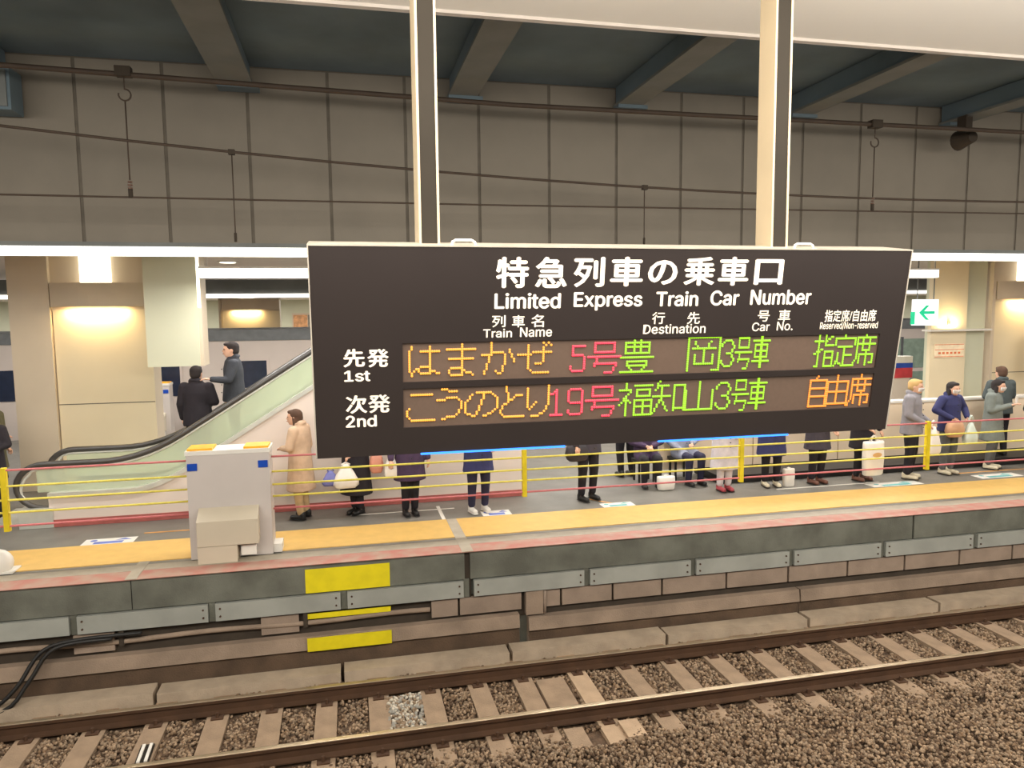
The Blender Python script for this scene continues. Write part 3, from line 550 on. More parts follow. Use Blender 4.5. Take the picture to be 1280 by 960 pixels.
# ------------------------------------------------------------------ columns, bulkhead, background
def column(x0, x1, lx, y, lab, ledge=None, lampx=None, band=True):
    t = empty('column', (x0, y, 0)); tag(t, lab, 'column'); w = x1 - x0
    box('core', 0, w, 0.1, 0.6, 0, 3.95, M_col, t)
    if lx > 0: box('plain_panel', 0, lx - .02, 0.0, 0.1, 0, 3.95, M_col, t, .01)
    box('warm_panel', lx, w, 0.06, 0.10, 0, 3.0, M_colw, t, .01); box('panel_joint', lx, w, 0.057, 0.062, 1.42, 1.435, M_joint, t)
    if band:
        bm = bmesh.new(); n = 10; a = [(lx + (w - lx) * i / n, -0.10 * math.sin(math.pi * i / n) - 0.02) for i in range(n + 1)]
        for z0, z1 in ((3.05, 3.44),):
            va = [bm.verts.new((p[0], p[1], z0)) for p in a] + [bm.verts.new((w, .1, z0)), bm.verts.new((lx, .1, z0))]; vb = [bm.verts.new((v.co.x, v.co.y, z1)) for v in va]; m_ = len(va)
            bm.faces.new(va[::-1]); bm.faces.new(vb)
            for i in range(m_): bm.faces.new((va[i], va[(i + 1) % m_], vb[(i + 1) % m_], vb[i]))
        bmesh.ops.recalc_face_normals(bm, faces=bm.faces[:]); obj('curved_band', bm, M_col, t)
    if lampx is not None:
        bm = bmesh.new(); bmesh.ops.create_cone(bm, cap_ends=True, segments=24, radius1=0.24, radius2=0.24, depth=0.44, matrix=Matrix.Translation((lampx, 0.12, 3.67))); obj('lamp_shade', bm, M_lampw, t, smooth=False)
        l = area('column_downlight', (x0 + lampx, y - 0.06, 3.0), 0.9, 0.06, 16, (1.0, 0.74, 0.38), (math.radians(25), 0, 0))
    return t
column(-5.30, -3.20, 0.62, 13.5, 'big beige column with a warm lit panel behind the escalator foot', None, 1.29)
column(13.85, 15.9, 0.1, 13.5, 'beige column cut by the right edge with a bright lamp at its top', None, 0.95)
t = empty('column', (12.30, 13.5, 0)); tag(t, 'beige column with the orange notice and a warm glow above its ledge', 'column')
box('front_panel', 0, 0.90, 0, 0.1, 0, 3.95, M_colw, t, .01); box('core', 0.04, 1.46, 0.08, 0.22, 0, 3.95, M_bulk, t, .02); box('ledge', -0.14, 1.44, -0.14, 0.1, 2.37, 2.41, M_wht, t, .008)
area('column_uplight', (12.72, 13.38, 2.46), 0.4, 0.05, 8, (1.0, 0.80, 0.42), (math.radians(180 - 22), 0, 0))
t = tag(empty('wall_notice', (12.77, 13.49, 1.95)), 'small white notice with orange lettering on the right column', 'notice')
box('sheet', -0.38, 0.38, -0.012, 0, -0.15, 0.15, mat('notice_cream', S(244, 224, 190), .5), t)
M_or = mat('notice_orange', S(222, 120, 70), .5)
for z in (-.13, .02, .13): box('orange_rule', -.37, .37, -.015, -.012, z - .006, z + .006, M_or, t)
for q in range(6): box('orange_mark', -.28 + q * .1, -.22 + q * .1, -.015, -.012, -.075, -.03, M_or, t)
t = tag(empty('wall_box', (12.72, 13.49, 2.55)), 'tiny dark sensor above the column ledge', 'sensor'); box('case', -.03, .03, -.03, 0, -.05, .05, M_joint, t); box('lens', -.012, .012, -.036, -.03, -.01, .015, M_blk, t)
# green arrow sign
t = tag(empty('exit_sign', (11.72, 13.0, 2.78)), 'lit white square sign with a green left arrow', 'sign')
box('sign_box', -0.28, 0.28, 0, 0.10, -0.26, 0.27, mat('lit_white', (.8, .8, .8), .5, emit=(1, 1, .97), estr=.95), t, .01); box('green_edge', -0.30, -0.28, -.002, 0.10, -0.24, 0.02, mat('arrow_green', S(0, 150, 100), .5, emit=S(20, 180, 130), estr=.8), t)
bm = bmesh.new(); a = [(-.19, 0), (-.02, .15), (.06, .15), (-.07, .03), (.19, .03), (.19, -.03), (-.07, -.03), (.06, -.15), (-.02, -.15)]; prism(bm, a, -.008, 0); obj('arrow', bm, MATS['arrow_green'], t)
for q in (-.2, .2): tubeobj('hanger_rod', [(q, .05, .27), (q, .05, 1.17)], .012, M_beam, t)
# bulkhead panel with vertical light
t = tag(empty('bulkhead_panel', (-2.66, 12.6, 2.08)), 'pale green white panel hanging from the ceiling above the escalator', 'bulkhead')
box('panel', -0.39, 0.39, 0, 0.5, 0, 1.87, M_bulk, t, .01); box('light_slot', 0.395, 0.43, 0.0, 0.05, 0.93, 1.78, M_tube, t); box('corner_trim', 0.38, 0.44, 0.02, 0.5, -0.0, 1.87, M_col, t)
# ceiling lights over the far platform
for y, z0, z1, lab in ((12.0, 3.45, 3.55, 'long fluorescent strip light under the far platform ceiling'), ):
    t = tag(empty('ceiling_strip_light', (5, y, z0)), lab, 'light'); box('diffuser', -7.1, 6.0, -.05, .05, -.0, .14, M_tube, t); box('fitting_body', -7.12, 6.02, -.06, .06, .14, .17, M_wht, t)
    for q in range(8): tubeobj('hanging_rod', [(-7 + q * 1.85, 0, .14), (-7 + q * 1.85, 0, .50)], .01, M_wht, t, 6)
t = tag(empty('ceiling_downlight', (-2.24, 15.8, 3.94)), 'small round ceiling downlight left of the sign', 'downlight')
bm = bmesh.new(); bmesh.ops.create_cone(bm, cap_ends=True, segments=16, radius1=.2, radius2=.2, depth=.02); obj('trim_ring', bm, M_wht, t); bm = bmesh.new(); bmesh.ops.create_cone(bm, cap_ends=True, segments=16, radius1=.15, radius2=.15, depth=.01, matrix=Matrix.Translation((0, 0, -.013))); obj('lamp', bm, M_lampw, t)
# far side: second track, opposite fascia, opposite platform
st(box('floor', -60, 90, 19.3, 23.2, -2, -1.4, M_ground), 'bed of the track beyond the platform', 'ground')
st(box('floor', -60, 90, 23.2, 40, -1.5, 0, M_asph), 'floor of the farthest platform', 'floor')
ow = st(box('wall_opposite', -60, 90, 24.0, 24.15, 3.54, 5.7, M_beam), 'grey fascia over the farthest platform', 'wall')
t = tag(empty('strip_light', (10, 24, 3.42)), 'far white light strip under the opposite platform fascia', 'light'); box('diffuser', -60, 70, -.04, .04, -.02, .09, M_tube, t); box('housing', -60, 70, .04, .1, -.02, .1, M_wht, t)
st(box('ceiling', -60, 90, 24.15, 40, 3.5, 3.6, M_fceil), 'ceiling of the farthest platform', 'ceiling')
st(box('ceiling', -60, 90, 19.0, 24.0, 3.95, 4.05, M_fceil), 'ceiling over the second track', 'ceiling')
st(box('wall_back', -60, 90, 34, 34.2, -1, 5, M_bulk), 'pale green back wall of the station', 'wall')
column(-4.2, -2.2, 0.1, 27, 'distant beige column with a glowing lamp above the train', None, 0.9)
for x, lab in ((-1.15, 'orange lit poster above the far train left of the sign'),):
    t = tag(empty('lit_poster', (x * 1.3, 33.94, 2.22)), lab, 'poster'); box('frame', -.75, .75, 0, .06, -.1, .7, M_col, t); box('left_image', -.7, -.1, -.01, 0, -.05, .62, mat('poster_orange', S(206, 150, 100), .5, var=.3, scale=6), t); box('right_image', -.08, .7, -.01, 0, -.05, .62, mat('poster_grey', S(130, 120, 104), .5, var=.3, scale=6), t)
# train on the second track
tr = tag(empty('train', (5, 20, -1.1)), 'pale train with dark windows standing at the track beyond the platform', 'train')
box('car_body', -40, 35, 0, 2.8, 0.3, 3.32, M_train, tr); box('roof', -40, 35, -0.03, 2.83, 3.32, 3.60, M_troof, tr, .06)
for x0, x1, z0, z1, lit in [(-4.75, -4.1, .85, 1.62, 0), (-2.9, -2.0, 1.0, 1.70, 0), (-1.4, 0.2, 1.0, 1.7, 0), (16.0, 17.1, .98, 1.9, 1), (17.2, 18.35, .98, 1.9, 1), (17.2, 18.35, .10, .86, 1), (18.8, 20.2, .98, 1.9, 1), (-6.6, -5.3, .85, 1.6, 0), (-8.8, -7.4, .85, 1.6, 0)] + [(1.5 + 2 * i, 2.9 + 2 * i, .98, 1.9, 1) for i in range(7)]:
    w = box('window', x0 - 5, x1 - 5, -.02, 0, z0 + 1.1, z1 + 1.1, M_twing if lit else M_twin, tr)
    for a, b in ((x0 - 5.06, x0 - 5), (x1 - 5, x1 - 4.94)): box('window_frame', a, b, -.03, 0, z0 + 1.04, z1 + 1.16, M_troof if lit else M_train, w)
# low white partition / bench back and plinth on the right
t = tag(empty('waiting_bench', (9.2, 11.6, 0)), 'long white bench back with a dark base behind the waiting people', 'bench')
box('dark_base', -3.2, 6.5, -0.62, 0.3, 0, 0.13, M_blk, t, .01); 
for i in range(6): box('back_panel', -3.9 + i * 1.72, -3.9 + i * 1.72 + 1.70, 0.06, 0.24, 0.14, 1.14, mat('bench_white', S(232, 212, 184), .45, var=.03, scale=1), t, 0.05)
box('top_rail', -3.9, 6.4, .04, .26, 1.13, 1.17, M_wht, t, .01)
# vending-like kiosk with blue and red header behind sign's right edge
t = tag(empty('advert_panel', (13.05, 15.2, 0)), 'small advert panel with blue and red bands behind the tan-haired person', 'advert')
box('stand', -.3, .25, 0, .2, 0, 1.20, M_wall, t, .02); box('header', -.35, .3, -.02, .2, 1.56, 1.72, M_wht, t, .01); box('blue_band', -.35, .3, -.025, .2, 1.44, 1.56, M_blue, t); box('red_band', -.35, .3, -.025, .2, 1.20, 1.44, mat('advert_red', S(200, 60, 70), .5), t)
t = tag(empty('banner', (14.6, 13.2, 1.75)), 'narrow blue and white vertical banner on the right-hand column', 'banner'); box('blue_strip', -.06, .02, 0, .03, -.35, .5, M_mb, t); box('white_strip', .02, .10, 0, .03, -.35, .5, M_wht, t)
# ------------------------------------------------------------------ people
def cap(bm, p, q, r0, r1, ry=1.0, n=12):
    p, q = Vector(p), Vector(q); d = q - p; Lh = max(d.length, 1e-4); d.normalize()
    a = Vector((0, 1, 0)) if abs(d.y) < 0.8 else Vector((0, 0, 1)); u = d.cross(a).normalized(); v = d.cross(u).normalized(); rr = []
    for k in range(3): th = (k + .3) / 3 * math.pi / 2; rr.append(ring(bm, p - d * r0 * math.cos(th) * .9, u, v, r0 * math.sin(th), r0 * math.sin(th) * ry, n))
    rr.append(ring(bm, p, u, v, r0, r0 * ry, n)); rr.append(ring(bm, q, u, v, r1, r1 * ry, n))
    for k in range(3): th = (2.7 - k) / 3 * math.pi / 2; rr.append(ring(bm, q + d * r1 * math.cos(th) * .9, u, v, r1 * math.sin(th), r1 * math.sin(th) * ry, n))
    loft(bm, rr)
def torso(bm, secs, n=18):                             # secs: (z, rx, ry, cx, cy)
    rr = [ring(bm, Vector((s[3], s[4], s[0])), Vector((1, 0, 0)), Vector((0, 1, 0)), s[1], s[2], n) for s in secs]; loft(bm, rr)
def fuse(name, bm, m, parent, vox=0.014, sm=3):
    bmesh.ops.recalc_face_normals(bm, faces=bm.faces[:])
    me = bpy.data.meshes.new(name); bm.to_mesh(me); bm.free(); o = bpy.data.objects.new(name, me); COL.objects.link(o)
    r = o.modifiers.new('r', 'REMESH'); r.mode = 'VOXEL'; r.voxel_size = vox; r.use_smooth_shade = True
    s = o.modifiers.new('s', 'SMOOTH'); s.iterations = sm; s.factor = 0.5
    dg = bpy.context.evaluated_depsgraph_get(); dg.update(); m2 = bpy.data.meshes.new_from_object(o.evaluated_get(dg)); m2.name = name
    bpy.data.objects.remove(o); bpy.data.meshes.remove(me); m2.materials.clear(); o = link(name, m2, m, parent); return o
M_skin = mat('skin', S(214, 168, 140), 0.55, var=0.04); M_eye = mat('eye_dark', S(40, 28, 22), 0.3); M_lips = mat('lips', S(176, 104, 92), 0.5)
M_mask = mat('face_mask', S(236, 234, 230), 0.6, var=0.02)
def cloth(n, c): return mat(n, c, 0.85, var=0.10, scale=8, bump=0.15, bscale=30)
HAIRS = {'black': cloth('hair_black', S(38, 30, 28)), 'brown': cloth('hair_brown', S(84, 60, 44)), 'tan': cloth('hair_tan', S(196, 160, 104)), 'grey': cloth('hair_grey', S(150, 140, 130))}
ARMS = {  # elbow, wrist offsets for the LEFT side (x>0); mirrored for the right
 'down': ((.235, .02, -.29), (.25, -.06, -.53)), 'phone': ((.22, -.02, -.27), (.07, -.27, -.16)), 'fold': ((.24, -.04, -.26), (.05, -.24, -.30)),
 'hold': ((.235, .0, -.28), (.13, -.22, -.42)), 'side': ((.25, .02, -.28), (.28, -.10, -.50)), 'out': ((.33, .0, -.20), (.16, -.2, -.34)), 'rail': ((.27, -.08, -.25), (.30, -.30, -.22))}
def person(lab, x, y, h, rz, top, legs, hair='black', arms=('down', 'down'), coat=0.80, topm=None, legm=None, shoem=None, mask=False, longhair=False, pose='stand', turn=0.0, z0=0.004, hood=False, nod=0.0, group=None, leg_gap=0.09, skirt=None, loose=1.0):
    t = empty('person', (x, y, z0), math.radians(rz)); tag(t, lab, 'person', group); k = h / 1.70; t.scale = (k * 1.1, k * 1.1, k)
    sit = pose == 'sit'; hz = 0.50 if sit else 0.90; dz = hz - 0.90; sh = 1.40 + dz; nk = Vector((0, 0.0, 1.47 + dz))
    hd = Vector((0, -0.02 - .04 * nod, 1.595 + dz - .02 * nod))
    J = {}
    for s in (-1, 1):
        if sit: J[s] = (Vector((s * .09, .0, hz)), Vector((s * .11, -.42, .50)), Vector((s * .11, -.40, .09)))
        elif pose == 'walk': J[s] = (Vector((s * .09, 0, .90)), Vector((s * .09, -.05 - .10 * s, .50)), Vector((s * .085, .06 - .22 * s, .09)))
        else: J[s] = (Vector((s * .09, 0, .90)), Vector((s * leg_gap, -.015, .49)), Vector((s * leg_gap, .02, .085)))
    # body: one continuous surface
    bm = bmesh.new()
    torso(bm, [(hz - .06, .14, .10, 0, 0), (hz + .06, .165, .11, 0, 0), (hz + .2, .135, .095, 0, 0), (hz + .36, .16, .105, 0, 0), (hz + .47, .165, .10, 0, 0), (hz + .53, .10, .07, 0, 0)])
    cap(bm, nk - Vector((0, 0, .07)), hd - Vector((0, -.01, .04)), .055, .05)
    A = {}
    for s in (-1, 1):
        a, b, c = J[s]; cap(bm, a, b, .078, .052); cap(bm, b, c, .050, .034); cap(bm, c + Vector((0, .02, -.045)), c + Vector((0, -.13, -.06)), .036, .03)
        e, w = ARMS[arms[0 if s > 0 else 1]]; S0 = Vector((s * .175, 0, sh)); E_ = Vector((s * e[0], e[1], sh + e[2])); W_ = Vector((s * w[0], w[1], sh + w[2])); A[s] = (S0, E_, W_)
        cap(bm, S0, E_, .048, .038); cap(bm, E_, W_, .036, .026)
        d = (W_ - E_).normalized(); H = W_ + d * .05; cap(bm, W_ + d * .015, H + d * .02, .026, .03, 0.6)
    fwd = Vector((0, -1, 0)); ct, stn = math.cos(turn), math.sin(turn)
    def hv(px, py, pz): return hd + Vector((px * ct - py * stn, px * stn + py * ct, pz))
    # head as rings, chin to crown
    hs = [(-.115, .028, .030, -.045), (-.10, .042, .048, -.035), (-.07, .058, .070, -.018), (-.03, .068, .085, -.005), (.01, .073, .094, 0), (.05, .073, .096, .003), (.085, .060, .080, .006), (.108, .035, .045, .008), (.115, .01, .012, .008)]
    rr = [ring(bm, hv(0, s[3], s[0]), Vector((ct, stn, 0)), Vector((-stn, ct, 0)), s[1], s[2], 16) for s in hs]; loft(bm, rr)
    cap(bm, hv(0, -.088, .01), hv(0, -.110, -.022), .009, .013, 1, 8); cap(bm, hv(-.012, -.094, -.058), hv(.012, -.094, -.058), .010, .010, 1, 8)
    for s in (-1, 1): ell(bm, hv(s * .074, .008, -.005), .010, .02, .028, 8); cap(bm, hv(s * .015, -.092, .026), hv(s * .045, -.082, .026), .009, .007, 1, 6)
    body = fuse('body', bm, M_skin, t, .0125, 2)
    # fingers added to the body mesh, rooted in the palm
    b2 = bmesh.new(); b2.from_mesh(body.data)
    for s in (-1, 1):
        S0, E_, W_ = A[s]; d = (W_ - E_).normalized(); side = d.cross(Vector((0, 0, 1))).normalized() if abs(d.z) < .9 else Vector((0, 1, 0)); pal = d.cross(side).normalized()
        if pal.z > 0: pal = -pal
        for i, ln in enumerate((.062, .072, .068, .052)):
            o_ = W_ + d * .075 + side * ((i - 1.5) * .017); p1 = o_ + d * ln * .5 + pal * .008; p2 = p1 + d * ln * .30 + pal * ln * .35
            tube(b2, [o_ - d * .02, o_, p1, p2], [.009, .0088, .008, .006], 6)
        o_ = W_ + d * .03 + side * .026 * s; tube(b2, [o_ - side * .01 * s, o_ + side * .012 * s + d * .015, o_ + side * .016 * s + d * .045 + pal * .01], [.011, .010, .007], 6)
    b2.to_mesh(body.data); b2.free()
    for p in body.data.polygons: p.use_smooth = True
    for s in (-1, 1):
        bm = bmesh.new(); ell(bm, hv(s * .030, -.089, .008), .012, .007, .007, 8); obj('eye', bm, M_eye, t, smooth=True)
    if mask:
        bm = bmesh.new(); secs = [(-.095, .034, .05), (-.07, .056, .079), (-.045, .064, .093), (-.022, .068, .097), (-.012, .066, .092)]; rows = []
        for dz_, rx, ry in secs: rows.append([bm.verts.new(hv(rx * 1.08 * math.cos(a), -.012 - ry * 1.12 * math.sin(a), dz_)) for a in np.linspace(.35, math.pi - .35, 12)])
        for r0, r1 in zip(rows[:-1], rows[1:]):
            for i in range(11): bm.faces.new((r0[i], r0[i + 1], r1[i + 1], r1[i]))
        bmesh.ops.solidify(bm, geom=bm.faces[:], thickness=.004); obj('face_mask', bm, M_mask, t, smooth=True)
    else:
        bm = bmesh.new(); ell(bm, hv(0, -.103, -.058), .022, .006, .007, 8); obj('mouth', bm, M_lips, t, smooth=True)
    # hair
    bm = bmesh.new(); ell(bm, hv(0, .018, .042), .085, .100, .092, 16); ell(bm, hv(0, .045, -.005), .078, .072, .085, 14); ell(bm, hv(0, -.05, .088), .06, .048, .03, 10)
    if longhair: cap(bm, hv(0, .055, -.02), hv(0, .075, -.17), .078, .07, .6); cap(bm, hv(.062, .01, -.02), hv(.07, .02, -.13), .03, .028); cap(bm, hv(-.062, .01, -.02), hv(-.07, .02, -.13), .03, .028)
    fuse('hair', bm, HAIRS[hair], t, .014, 2)
    # trousers / tights
    bm = bmesh.new(); torso(bm, [(hz - .10, .13, .10, 0, 0), (hz - .02, .175, .125, 0, 0), (hz + .10, .165, .12, 0, 0)])
    for s in (-1, 1):
        a, b, c = J[s]; cap(bm, a, b, .094 * loose, .070 * loose); cap(bm, b, c + Vector((0, 0, .03)), .068 * loose, .052 * loose)
    fuse('trousers' if legs != 'tights' else 'tights', bm, legm, t, .014, 2)
    # shoes
    for s in (-1, 1):
        c = J[s][2]; bm = bmesh.new(); z = c.z - .055
        cap(bm, c + Vector((0, .035, -.042)), c + Vector((0, -.13, -.048)), .043, .038, 1.0); cap(bm, c + Vector((0, .03, -.01)), c + Vector((0, .01, .03)), .045, .042)
        lo = c.z - .083
        for v in bm.verts: v.co.z = max(v.co.z, lo)
        so = fuse('shoe', bm, shoem, t, .012, 1)
        bm = bmesh.new(); cap(bm, c + Vector((0, .04, -.076)), c + Vector((0, -.14, -.076)), .046, .042, 0.16); obj('sole', bm, M_wht if shoem is M_wht else M_blk, so, smooth=True)
    # upper garment: coat = hem height above the floor when standing
    bm = bmesh.new(); hem = coat + (dz if not sit else -.38 + .0)
    hem = coat if not sit else hz - .02
    sec = [(sh + .095, .062, .062, 0, .0), (sh + .06, .105, .085, 0, 0), (sh + .02, .175, .11, 0, 0), (sh - .10, .205, .135, 0, 0), (hz + .22, .19, .135, 0, 0), (hz + .06, .205, .150, 0, 0)]
    if hem < hz - .05: sec.append((max(hem, hz - .15), .215, .165, 0, 0))
    if hem < hz - .2: sec.append((hem, .215 + .05 * (hz - hem), .175 + .05 * (hz - hem), 0, 0))
    elif hem > hz: sec[-1] = (hem, .195, .14, 0, 0)
    torso(bm, sec[::-1])
    for s in (-1, 1): S0, E_, W_ = A[s]; cap(bm, S0, E_, .076, .062); cap(bm, E_, E_.lerp(W_, .93), .060, .046)
    if sit:
        for s in (-1, 1): cap(bm, J[s][0], J[s][0].lerp(J[s][1], .6), .11, .095)
    cap(bm, Vector((-.05, .04, sh + .085)), Vector((.05, .04, sh + .085)), .05, .05)
    g = fuse(top, bm, topm, t, .015, 3)
    bm = bmesh.new()                                   # collar
    tube(bm, [(.075 * math.cos(a), .012 + .07 * math.sin(a), sh + .085 + .014 * math.sin(a)) for a in np.linspace(-1.2, math.pi + 1.2, 18)], .020, 8); obj('collar', bm, topm, g, smooth=True)
    bm = bmesh.new(); yb = -.140; n_ = max(3, int((sh - hem) / .12))                # front buttons
    for i in range(n_): ell(bm, Vector((.0, -.150 - .02 * (i / n_), sh - .10 - i * (sh - .12 - max(hem, hz - .2)) / n_)), .010, .008, .010, 8)
    obj('button', bm, M_blk, g, smooth=True)
    if hood:
        bm = bmesh.new(); ell(bm, Vector((0, .10, sh + .06)), .12, .08, .09, 12); obj('hood', bm, topm, g, smooth=True)
    return t, A, k
def hand_world(P, s):
    t, A, k = P; w = A[s][2] + (A[s][2] - A[s][1]).normalized() * .07; c, sn = math.cos(t.rotation_euler.z), math.sin(t.rotation_euler.z)
    return Vector((t.location.x + k * (w.x * c - w.y * sn), t.location.y + k * (w.x * sn + w.y * c), t.location.z + k * w.z))
def bag(lab, P, s, w, hgt, d, m, kind='plastic', drop=.16, rz=0, print_m=None, name='shopping_bag', top=None, at_=None):
    hp = hand_world(P, s) if at_ is None else Vector(at_); zt = hp.z - drop if top is None else top
    t = empty(name, (hp.x, hp.y, zt - hgt), math.radians(rz)); tag(t, lab, 'bag')
    bm = bmesh.new()
    if kind == 'plastic': sec = [(0.0, .40, .7), (.03, .50, .95), (hgt * .3, .50, 1.0), (hgt * .55, .38, .8), (hgt * .8, .24, .5), (hgt, .10, .25)]
    elif kind == 'tote': sec = [(0, .42, .7), (.02, .47, .85), (hgt * .5, .50, 1.0), (hgt * .93, .50, .8), (hgt, .49, .7)]
    else: sec = [(0, .34, .7), (.03, .44, .9), (hgt * .4, .52, 1.1), (hgt * .8, .46, .95), (hgt, .36, .6)]
    rr = []
    for i, (z, a, b) in enumerate(sec):
        rg_ = []
        for q in range(16):
            an = 2 * math.pi * q / 16; cx = math.copysign(abs(math.cos(an)) ** .6, math.cos(an)); cy = math.copysign(abs(math.sin(an)) ** .7, math.sin(an)); wob = 1 + (.09 * math.sin(5 * an + z * 24) if kind == 'plastic' else .02 * math.sin(3 * an))
            rg_.append(bm.verts.new((cx * w * a * wob, cy * d * b * .5 * wob, z)))
        rr.append(rg_)
    loft(bm, rr); obj('bag_body', bm, m, t, smooth=True)
    for q in (-1, 1):
        tubeobj('handle', [(-w * .18, q * d * .12, hgt - .01), (-w * .12, q * d * .08, hgt + drop * .6), (0, q * .012, hgt + max(drop, .02)), (w * .12, q * d * .08, hgt + drop * .6), (w * .18, q * d * .12, hgt - .01)], .008, m, t, 6)
    if print_m is not None:
        bm = bmesh.new(); bmesh.ops.create_cone(bm, cap_ends=True, segments=20, radius1=w * .16, radius2=w * .16, depth=.004, matrix=Matrix.Translation((0, -d * .5 - .006, hgt * .62)) @ Matrix.Rotation(math.pi / 2, 4, 'X') @ Matrix.Diagonal((1.4, .6, 1, 1))); obj('printed_mark', bm, print_m, t)
    return t
C_beige = cloth('beige_coat', S(198, 168, 140)); C_black = cloth('black_coat', S(34, 28, 34)); C_purp = cloth('dark_plum_coat', S(64, 46, 72)); C_navy = cloth('navy_coat', S(48, 50, 92)); C_char = cloth('charcoal_jacket', S(62, 56, 64))
C_grey = cloth('grey_jacket', S(134, 130, 134)); C_gblue = cloth('grey_blue_jacket', S(140, 144, 160)); C_lav = cloth('pale_lavender_coat', S(198, 192, 198)); C_dgreen = cloth('dark_grey_green_jacket', S(74, 82, 82)); C_teal = cloth('grey_green_coat', S(116, 122, 116))
C_lk = cloth('black_trousers', S(28, 24, 30)); C_lb = cloth('beige_trousers', S(196, 166, 124)); C_lg = cloth('grey_trousers', S(92, 92, 92)); C_ln = cloth('navy_trousers', S(38, 36, 60)); C_lw = cloth('pale_trousers', S(206, 198, 200)); C_suit = cloth('dark_suit', S(52, 54, 60))
B_white = mat('bag_white', S(238, 232, 222), .45, var=.03); B_pale = mat('bag_mint', S(206, 216, 204), .45, var=.04); B_pink = mat('bag_pink', S(220, 150, 126), .6); B_blue = mat('bag_blue', S(120, 124, 190), .5); B_tan = mat('bag_tan', S(196, 152, 116), .6); B_dark = mat('bag_dark', S(48, 42, 46), .6); B_red = mat('bag_print', S(216, 170, 110), .6)
Mw = M_wht; Mk = M_blk; M_bs = mat('brown_shoe', S(110, 70, 54), .5); M_cs = mat('cream_shoe', S(216, 204, 176), .5); M_rs = mat('red_shoe', S(170, 70, 76), .5)
P1 = person('person in a long beige coat and beige trousers standing left of the sign', -0.67, 10.65, 1.56, -112, 'long_coat', 'trousers', 'brown', ('fold', 'down'), .46, C_beige, C_lb, Mk, longhair=True, nod=1, turn=.2)
bag('dark shoulder bag at the side of the beige coat', P1, -1, .26, .20, .12, B_dark, 'hand', .05, rz=-60, name='handbag')
P2 = person('person in a black knee length coat holding a crumpled white bag', 0.09, 10.70, 1.60, -40, 'long_coat', 'trousers', 'black', ('hold', 'out'), .32, C_black, C_lk, Mk, leg_gap=.05, mask=True)
bag('crumpled white plastic bag in front of the black coat', P2, -1, .34, .34, .18, B_white, 'plastic', .0, at_=(-0.05, 10.42, .80), rz=8)
bag('blue-violet bag hanging left of the crumpled white bag', P2, -1, .24, .22, .10, B_blue, 'plastic', .04, at_=(-0.26, 10.50, .74))
P3 = person('person in a dark plum coat with slim dark legs, second from the yellow post', 0.84, 10.43, 1.58, 8, 'long_coat', 'tights', 'black', ('down', 'side'), .56, C_purp, C_lk, Mk, leg_gap=.065, mask=True, longhair=True)
bag('white plastic bag held beside the dark plum coat', P3, -1, .20, .34, .14, B_white, 'plastic', .04, at_=(0.58, 10.38, .96))
bag('pink and orange bag between two dark coated people', P3, -1, .20, .26, .10, B_pink, 'hand', .05, at_=(0.38, 10.55, .93))
P4 = person('person in a short dark navy coat with white sneakers', 1.82, 10.34, 1.60, 12, 'coat', 'tights', 'black', ('out', 'phone'), .64, C_navy, C_ln, Mw, leg_gap=.10, mask=True)
P5 = person('person in a charcoal jacket with a bag, legs apart, right of the yellow post', 3.56, 10.57, 1.66, 20, 'jacket', 'trousers', 'black', ('phone', 'side'), .72, C_char, C_lk, Mk, leg_gap=.10, mask=True)
bag('dark bag with a pale strap beside the charcoal jacket', P5, -1, .36, .26, .14, B_dark, 'hand', .02, at_=(3.34, 10.42, .93), name='handbag')
P6 = person('person farther back with dark legs, seen under the sign', 4.72, 11.95, 1.66, 190, 'jacket', 'trousers', 'black', ('down', 'down'), .85, C_purp, C_lk, Mk, leg_gap=.10)
P7 = person('seated person in a dark plum jacket beside the white bag on the floor', 4.88, 11.45, 1.60, -10, 'jacket', 'trousers', 'black', ('fold', 'fold'), .5, C_purp, C_lk, Mk, pose='sit', z0=.0)
P8 = person('seated person in a grey-blue jacket, dark trousers', 5.54, 11.45, 1.60, 5, 'jacket', 'trousers', 'black', ('fold', 'hold'), .5, C_gblue, C_ln, Mk, pose='sit', mask=True, z0=.0)
for xx, l in ((4.88, 'dark'), (5.54, 'pale')):
    t = tag(empty('stool', (xx, 11.52, .004)), 'low stool under the seated person in the %s jacket' % l, 'stool'); box('seat', -.17, .17, -.15, .15, .33, .38, M_blk, t, .01)
    for a in (-.13, .13):
        for b in (-.11, .11): box('leg', a - .015, a + .015, b - .015, b + .015, 0, .33, M_blk, t)
bag('square white bag standing on the floor before the seated person', P7, 1, .30, .22, .16, B_white, 'tote', .02, at_=(4.98, 10.85, .244))
P9 = person('person in a long pale lavender coat with reddish shoes', 5.85, 10.55, 1.58, 0, 'long_coat', 'trousers', 'brown', ('hold', 'fold'), .40, C_lav, C_lw, M_rs, leg_gap=.07, mask=True)
P10 = person('person in a dark navy coat with a cream bag at the feet', 6.72, 10.62, 1.62, -12, 'coat', 'trousers', 'black', ('fold', 'fold'), .55, C_navy, C_lk, M_cs, mask=True)
bag('cream paper bag standing on the floor by the navy coat', P10, 1, .20, .30, .12, B_white, 'tote', .02, at_=(7.02, 10.58, .306))
P11 = person('person in a dark grey jacket with brown shoes, under the orange characters', 7.55, 10.6, 1.60, 10, 'coat', 'trousers', 'black', ('hold', 'phone'), .62, C_char, C_lk, M_bs, mask=True)
P12 = person('person mostly behind the big white tote, in a black coat', 8.40, 10.60, 1.60, 12, 'coat', 'trousers', 'black', ('side', 'hold'), .60, C_black, C_lk, M_bs, mask=True)
bag('big white tote bag with a small orange mark under the sign corner', P12, 1, .40, .56, .16, B_white, 'tote', .10, at_=(8.38, 10.30, .82), print_m=B_red, rz=5)
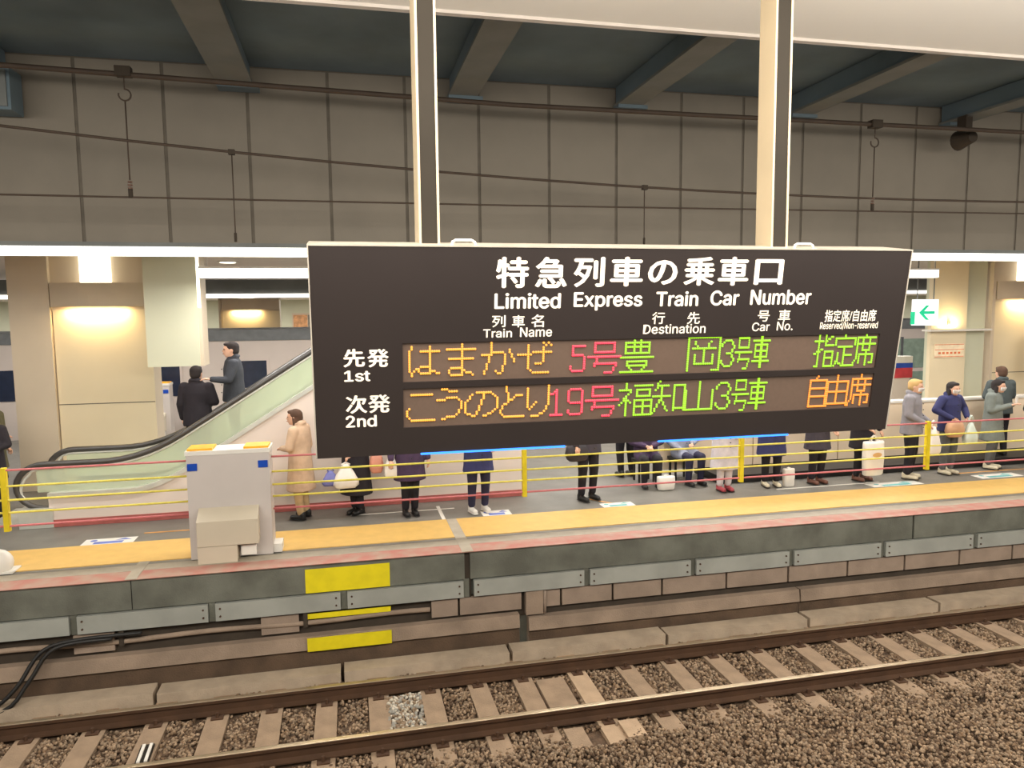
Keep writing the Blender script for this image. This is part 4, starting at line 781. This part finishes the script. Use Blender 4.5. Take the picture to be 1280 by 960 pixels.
P13 = person('tan-haired person in a grey jacket and black trousers with a face mask', 9.28, 10.52, 1.68, 38, 'jacket', 'trousers', 'tan', ('hold', 'hold'), .78, C_grey, C_lk, M_cs, mask=True, nod=.5, loose=1.1)
bag('off-white plastic bag held low by the tan-haired person', P13, 1, .26, .46, .16, B_white, 'plastic', .10, at_=(9.50, 10.28, 1.02))
P14 = person('person in a navy jacket with black hair and white mask holding two bags', 10.15, 10.64, 1.60, 8, 'jacket', 'trousers', 'black', ('out', 'out'), .80, C_navy, C_lg, M_cs, mask=True, longhair=True, nod=.6)
bag('tan handbag on the left of the two held by the navy jacket', P14, -1, .34, .26, .14, B_tan, 'hand', .06, at_=(10.02, 10.38, 1.02), name='handbag')
bag('white plastic bag on the right of the two held by the navy jacket', P14, 1, .26, .36, .14, B_pale, 'plastic', .12, at_=(10.32, 10.36, 1.06))
P15 = person('person in a grey-green coat looking down at a phone near the right edge', 11.22, 10.80, 1.60, 30, 'coat', 'trousers', 'black', ('phone', 'phone'), .55, C_teal, C_lg, M_cs, mask=True, nod=1, longhair=True)
t = tag(empty('phone', hand_world(P15, 1) + Vector((0.02, -.02, .02)), math.radians(20)), 'pale phone in the hands of the grey-green coat', 'phone'); box('case', -.035, .035, -.006, .006, -.02, .12, M_wht, t, .004); box('screen', -.03, .03, .006, .0075, -.01, .112, M_blk, t)
P16 = person('tall person in a dark grey-green jacket seen from behind at the right edge', 11.80, 11.22, 1.64, 170, 'jacket', 'trousers', 'brown', ('fold', 'fold'), .82, C_dgreen, C_lk, Mk, z0=.132)
P17 = person('person in a dark blue jacket cut by the right edge with a pink bag', 12.05, 10.60, 1.60, -20, 'jacket', 'trousers', 'brown', ('hold', 'hold'), .80, C_suit, C_ln, M_cs, mask=True)
bag('pink bag at the right edge of the platform', P17, -1, .30, .34, .12, mat('bag_rose', S(206, 150, 156), .6), 'hand', .06, at_=(11.98, 10.34, 1.0))
P18 = person('person in a dark suit riding the escalator, face turned left', -1.66, 11.75, 1.66, -80, 'jacket', 'trousers', 'black', ('rail', 'down'), .80, C_suit, C_lk, Mk, z0=.81)
P19 = person('lower escalator rider in black seen from behind', -2.19, 11.75, 1.62, 165, 'jacket', 'trousers', 'black', ('down', 'fold'), .78, C_black, C_lk, Mk, z0=.50)
P20 = person('person in a dark olive coat waiting at the far left behind the barrier', -5.42, 12.8, 1.66, 70, 'coat', 'trousers', 'black', ('down', 'fold'), .55, cloth('olive_coat', S(92, 88, 64)), C_lk, Mk)
P21 = person('person in a black coat at the left edge of the picture', -5.08, 11.9, 1.55, 20, 'coat', 'trousers', 'black', ('fold', 'fold'), .60, C_black, C_lk, Mk, mask=True)
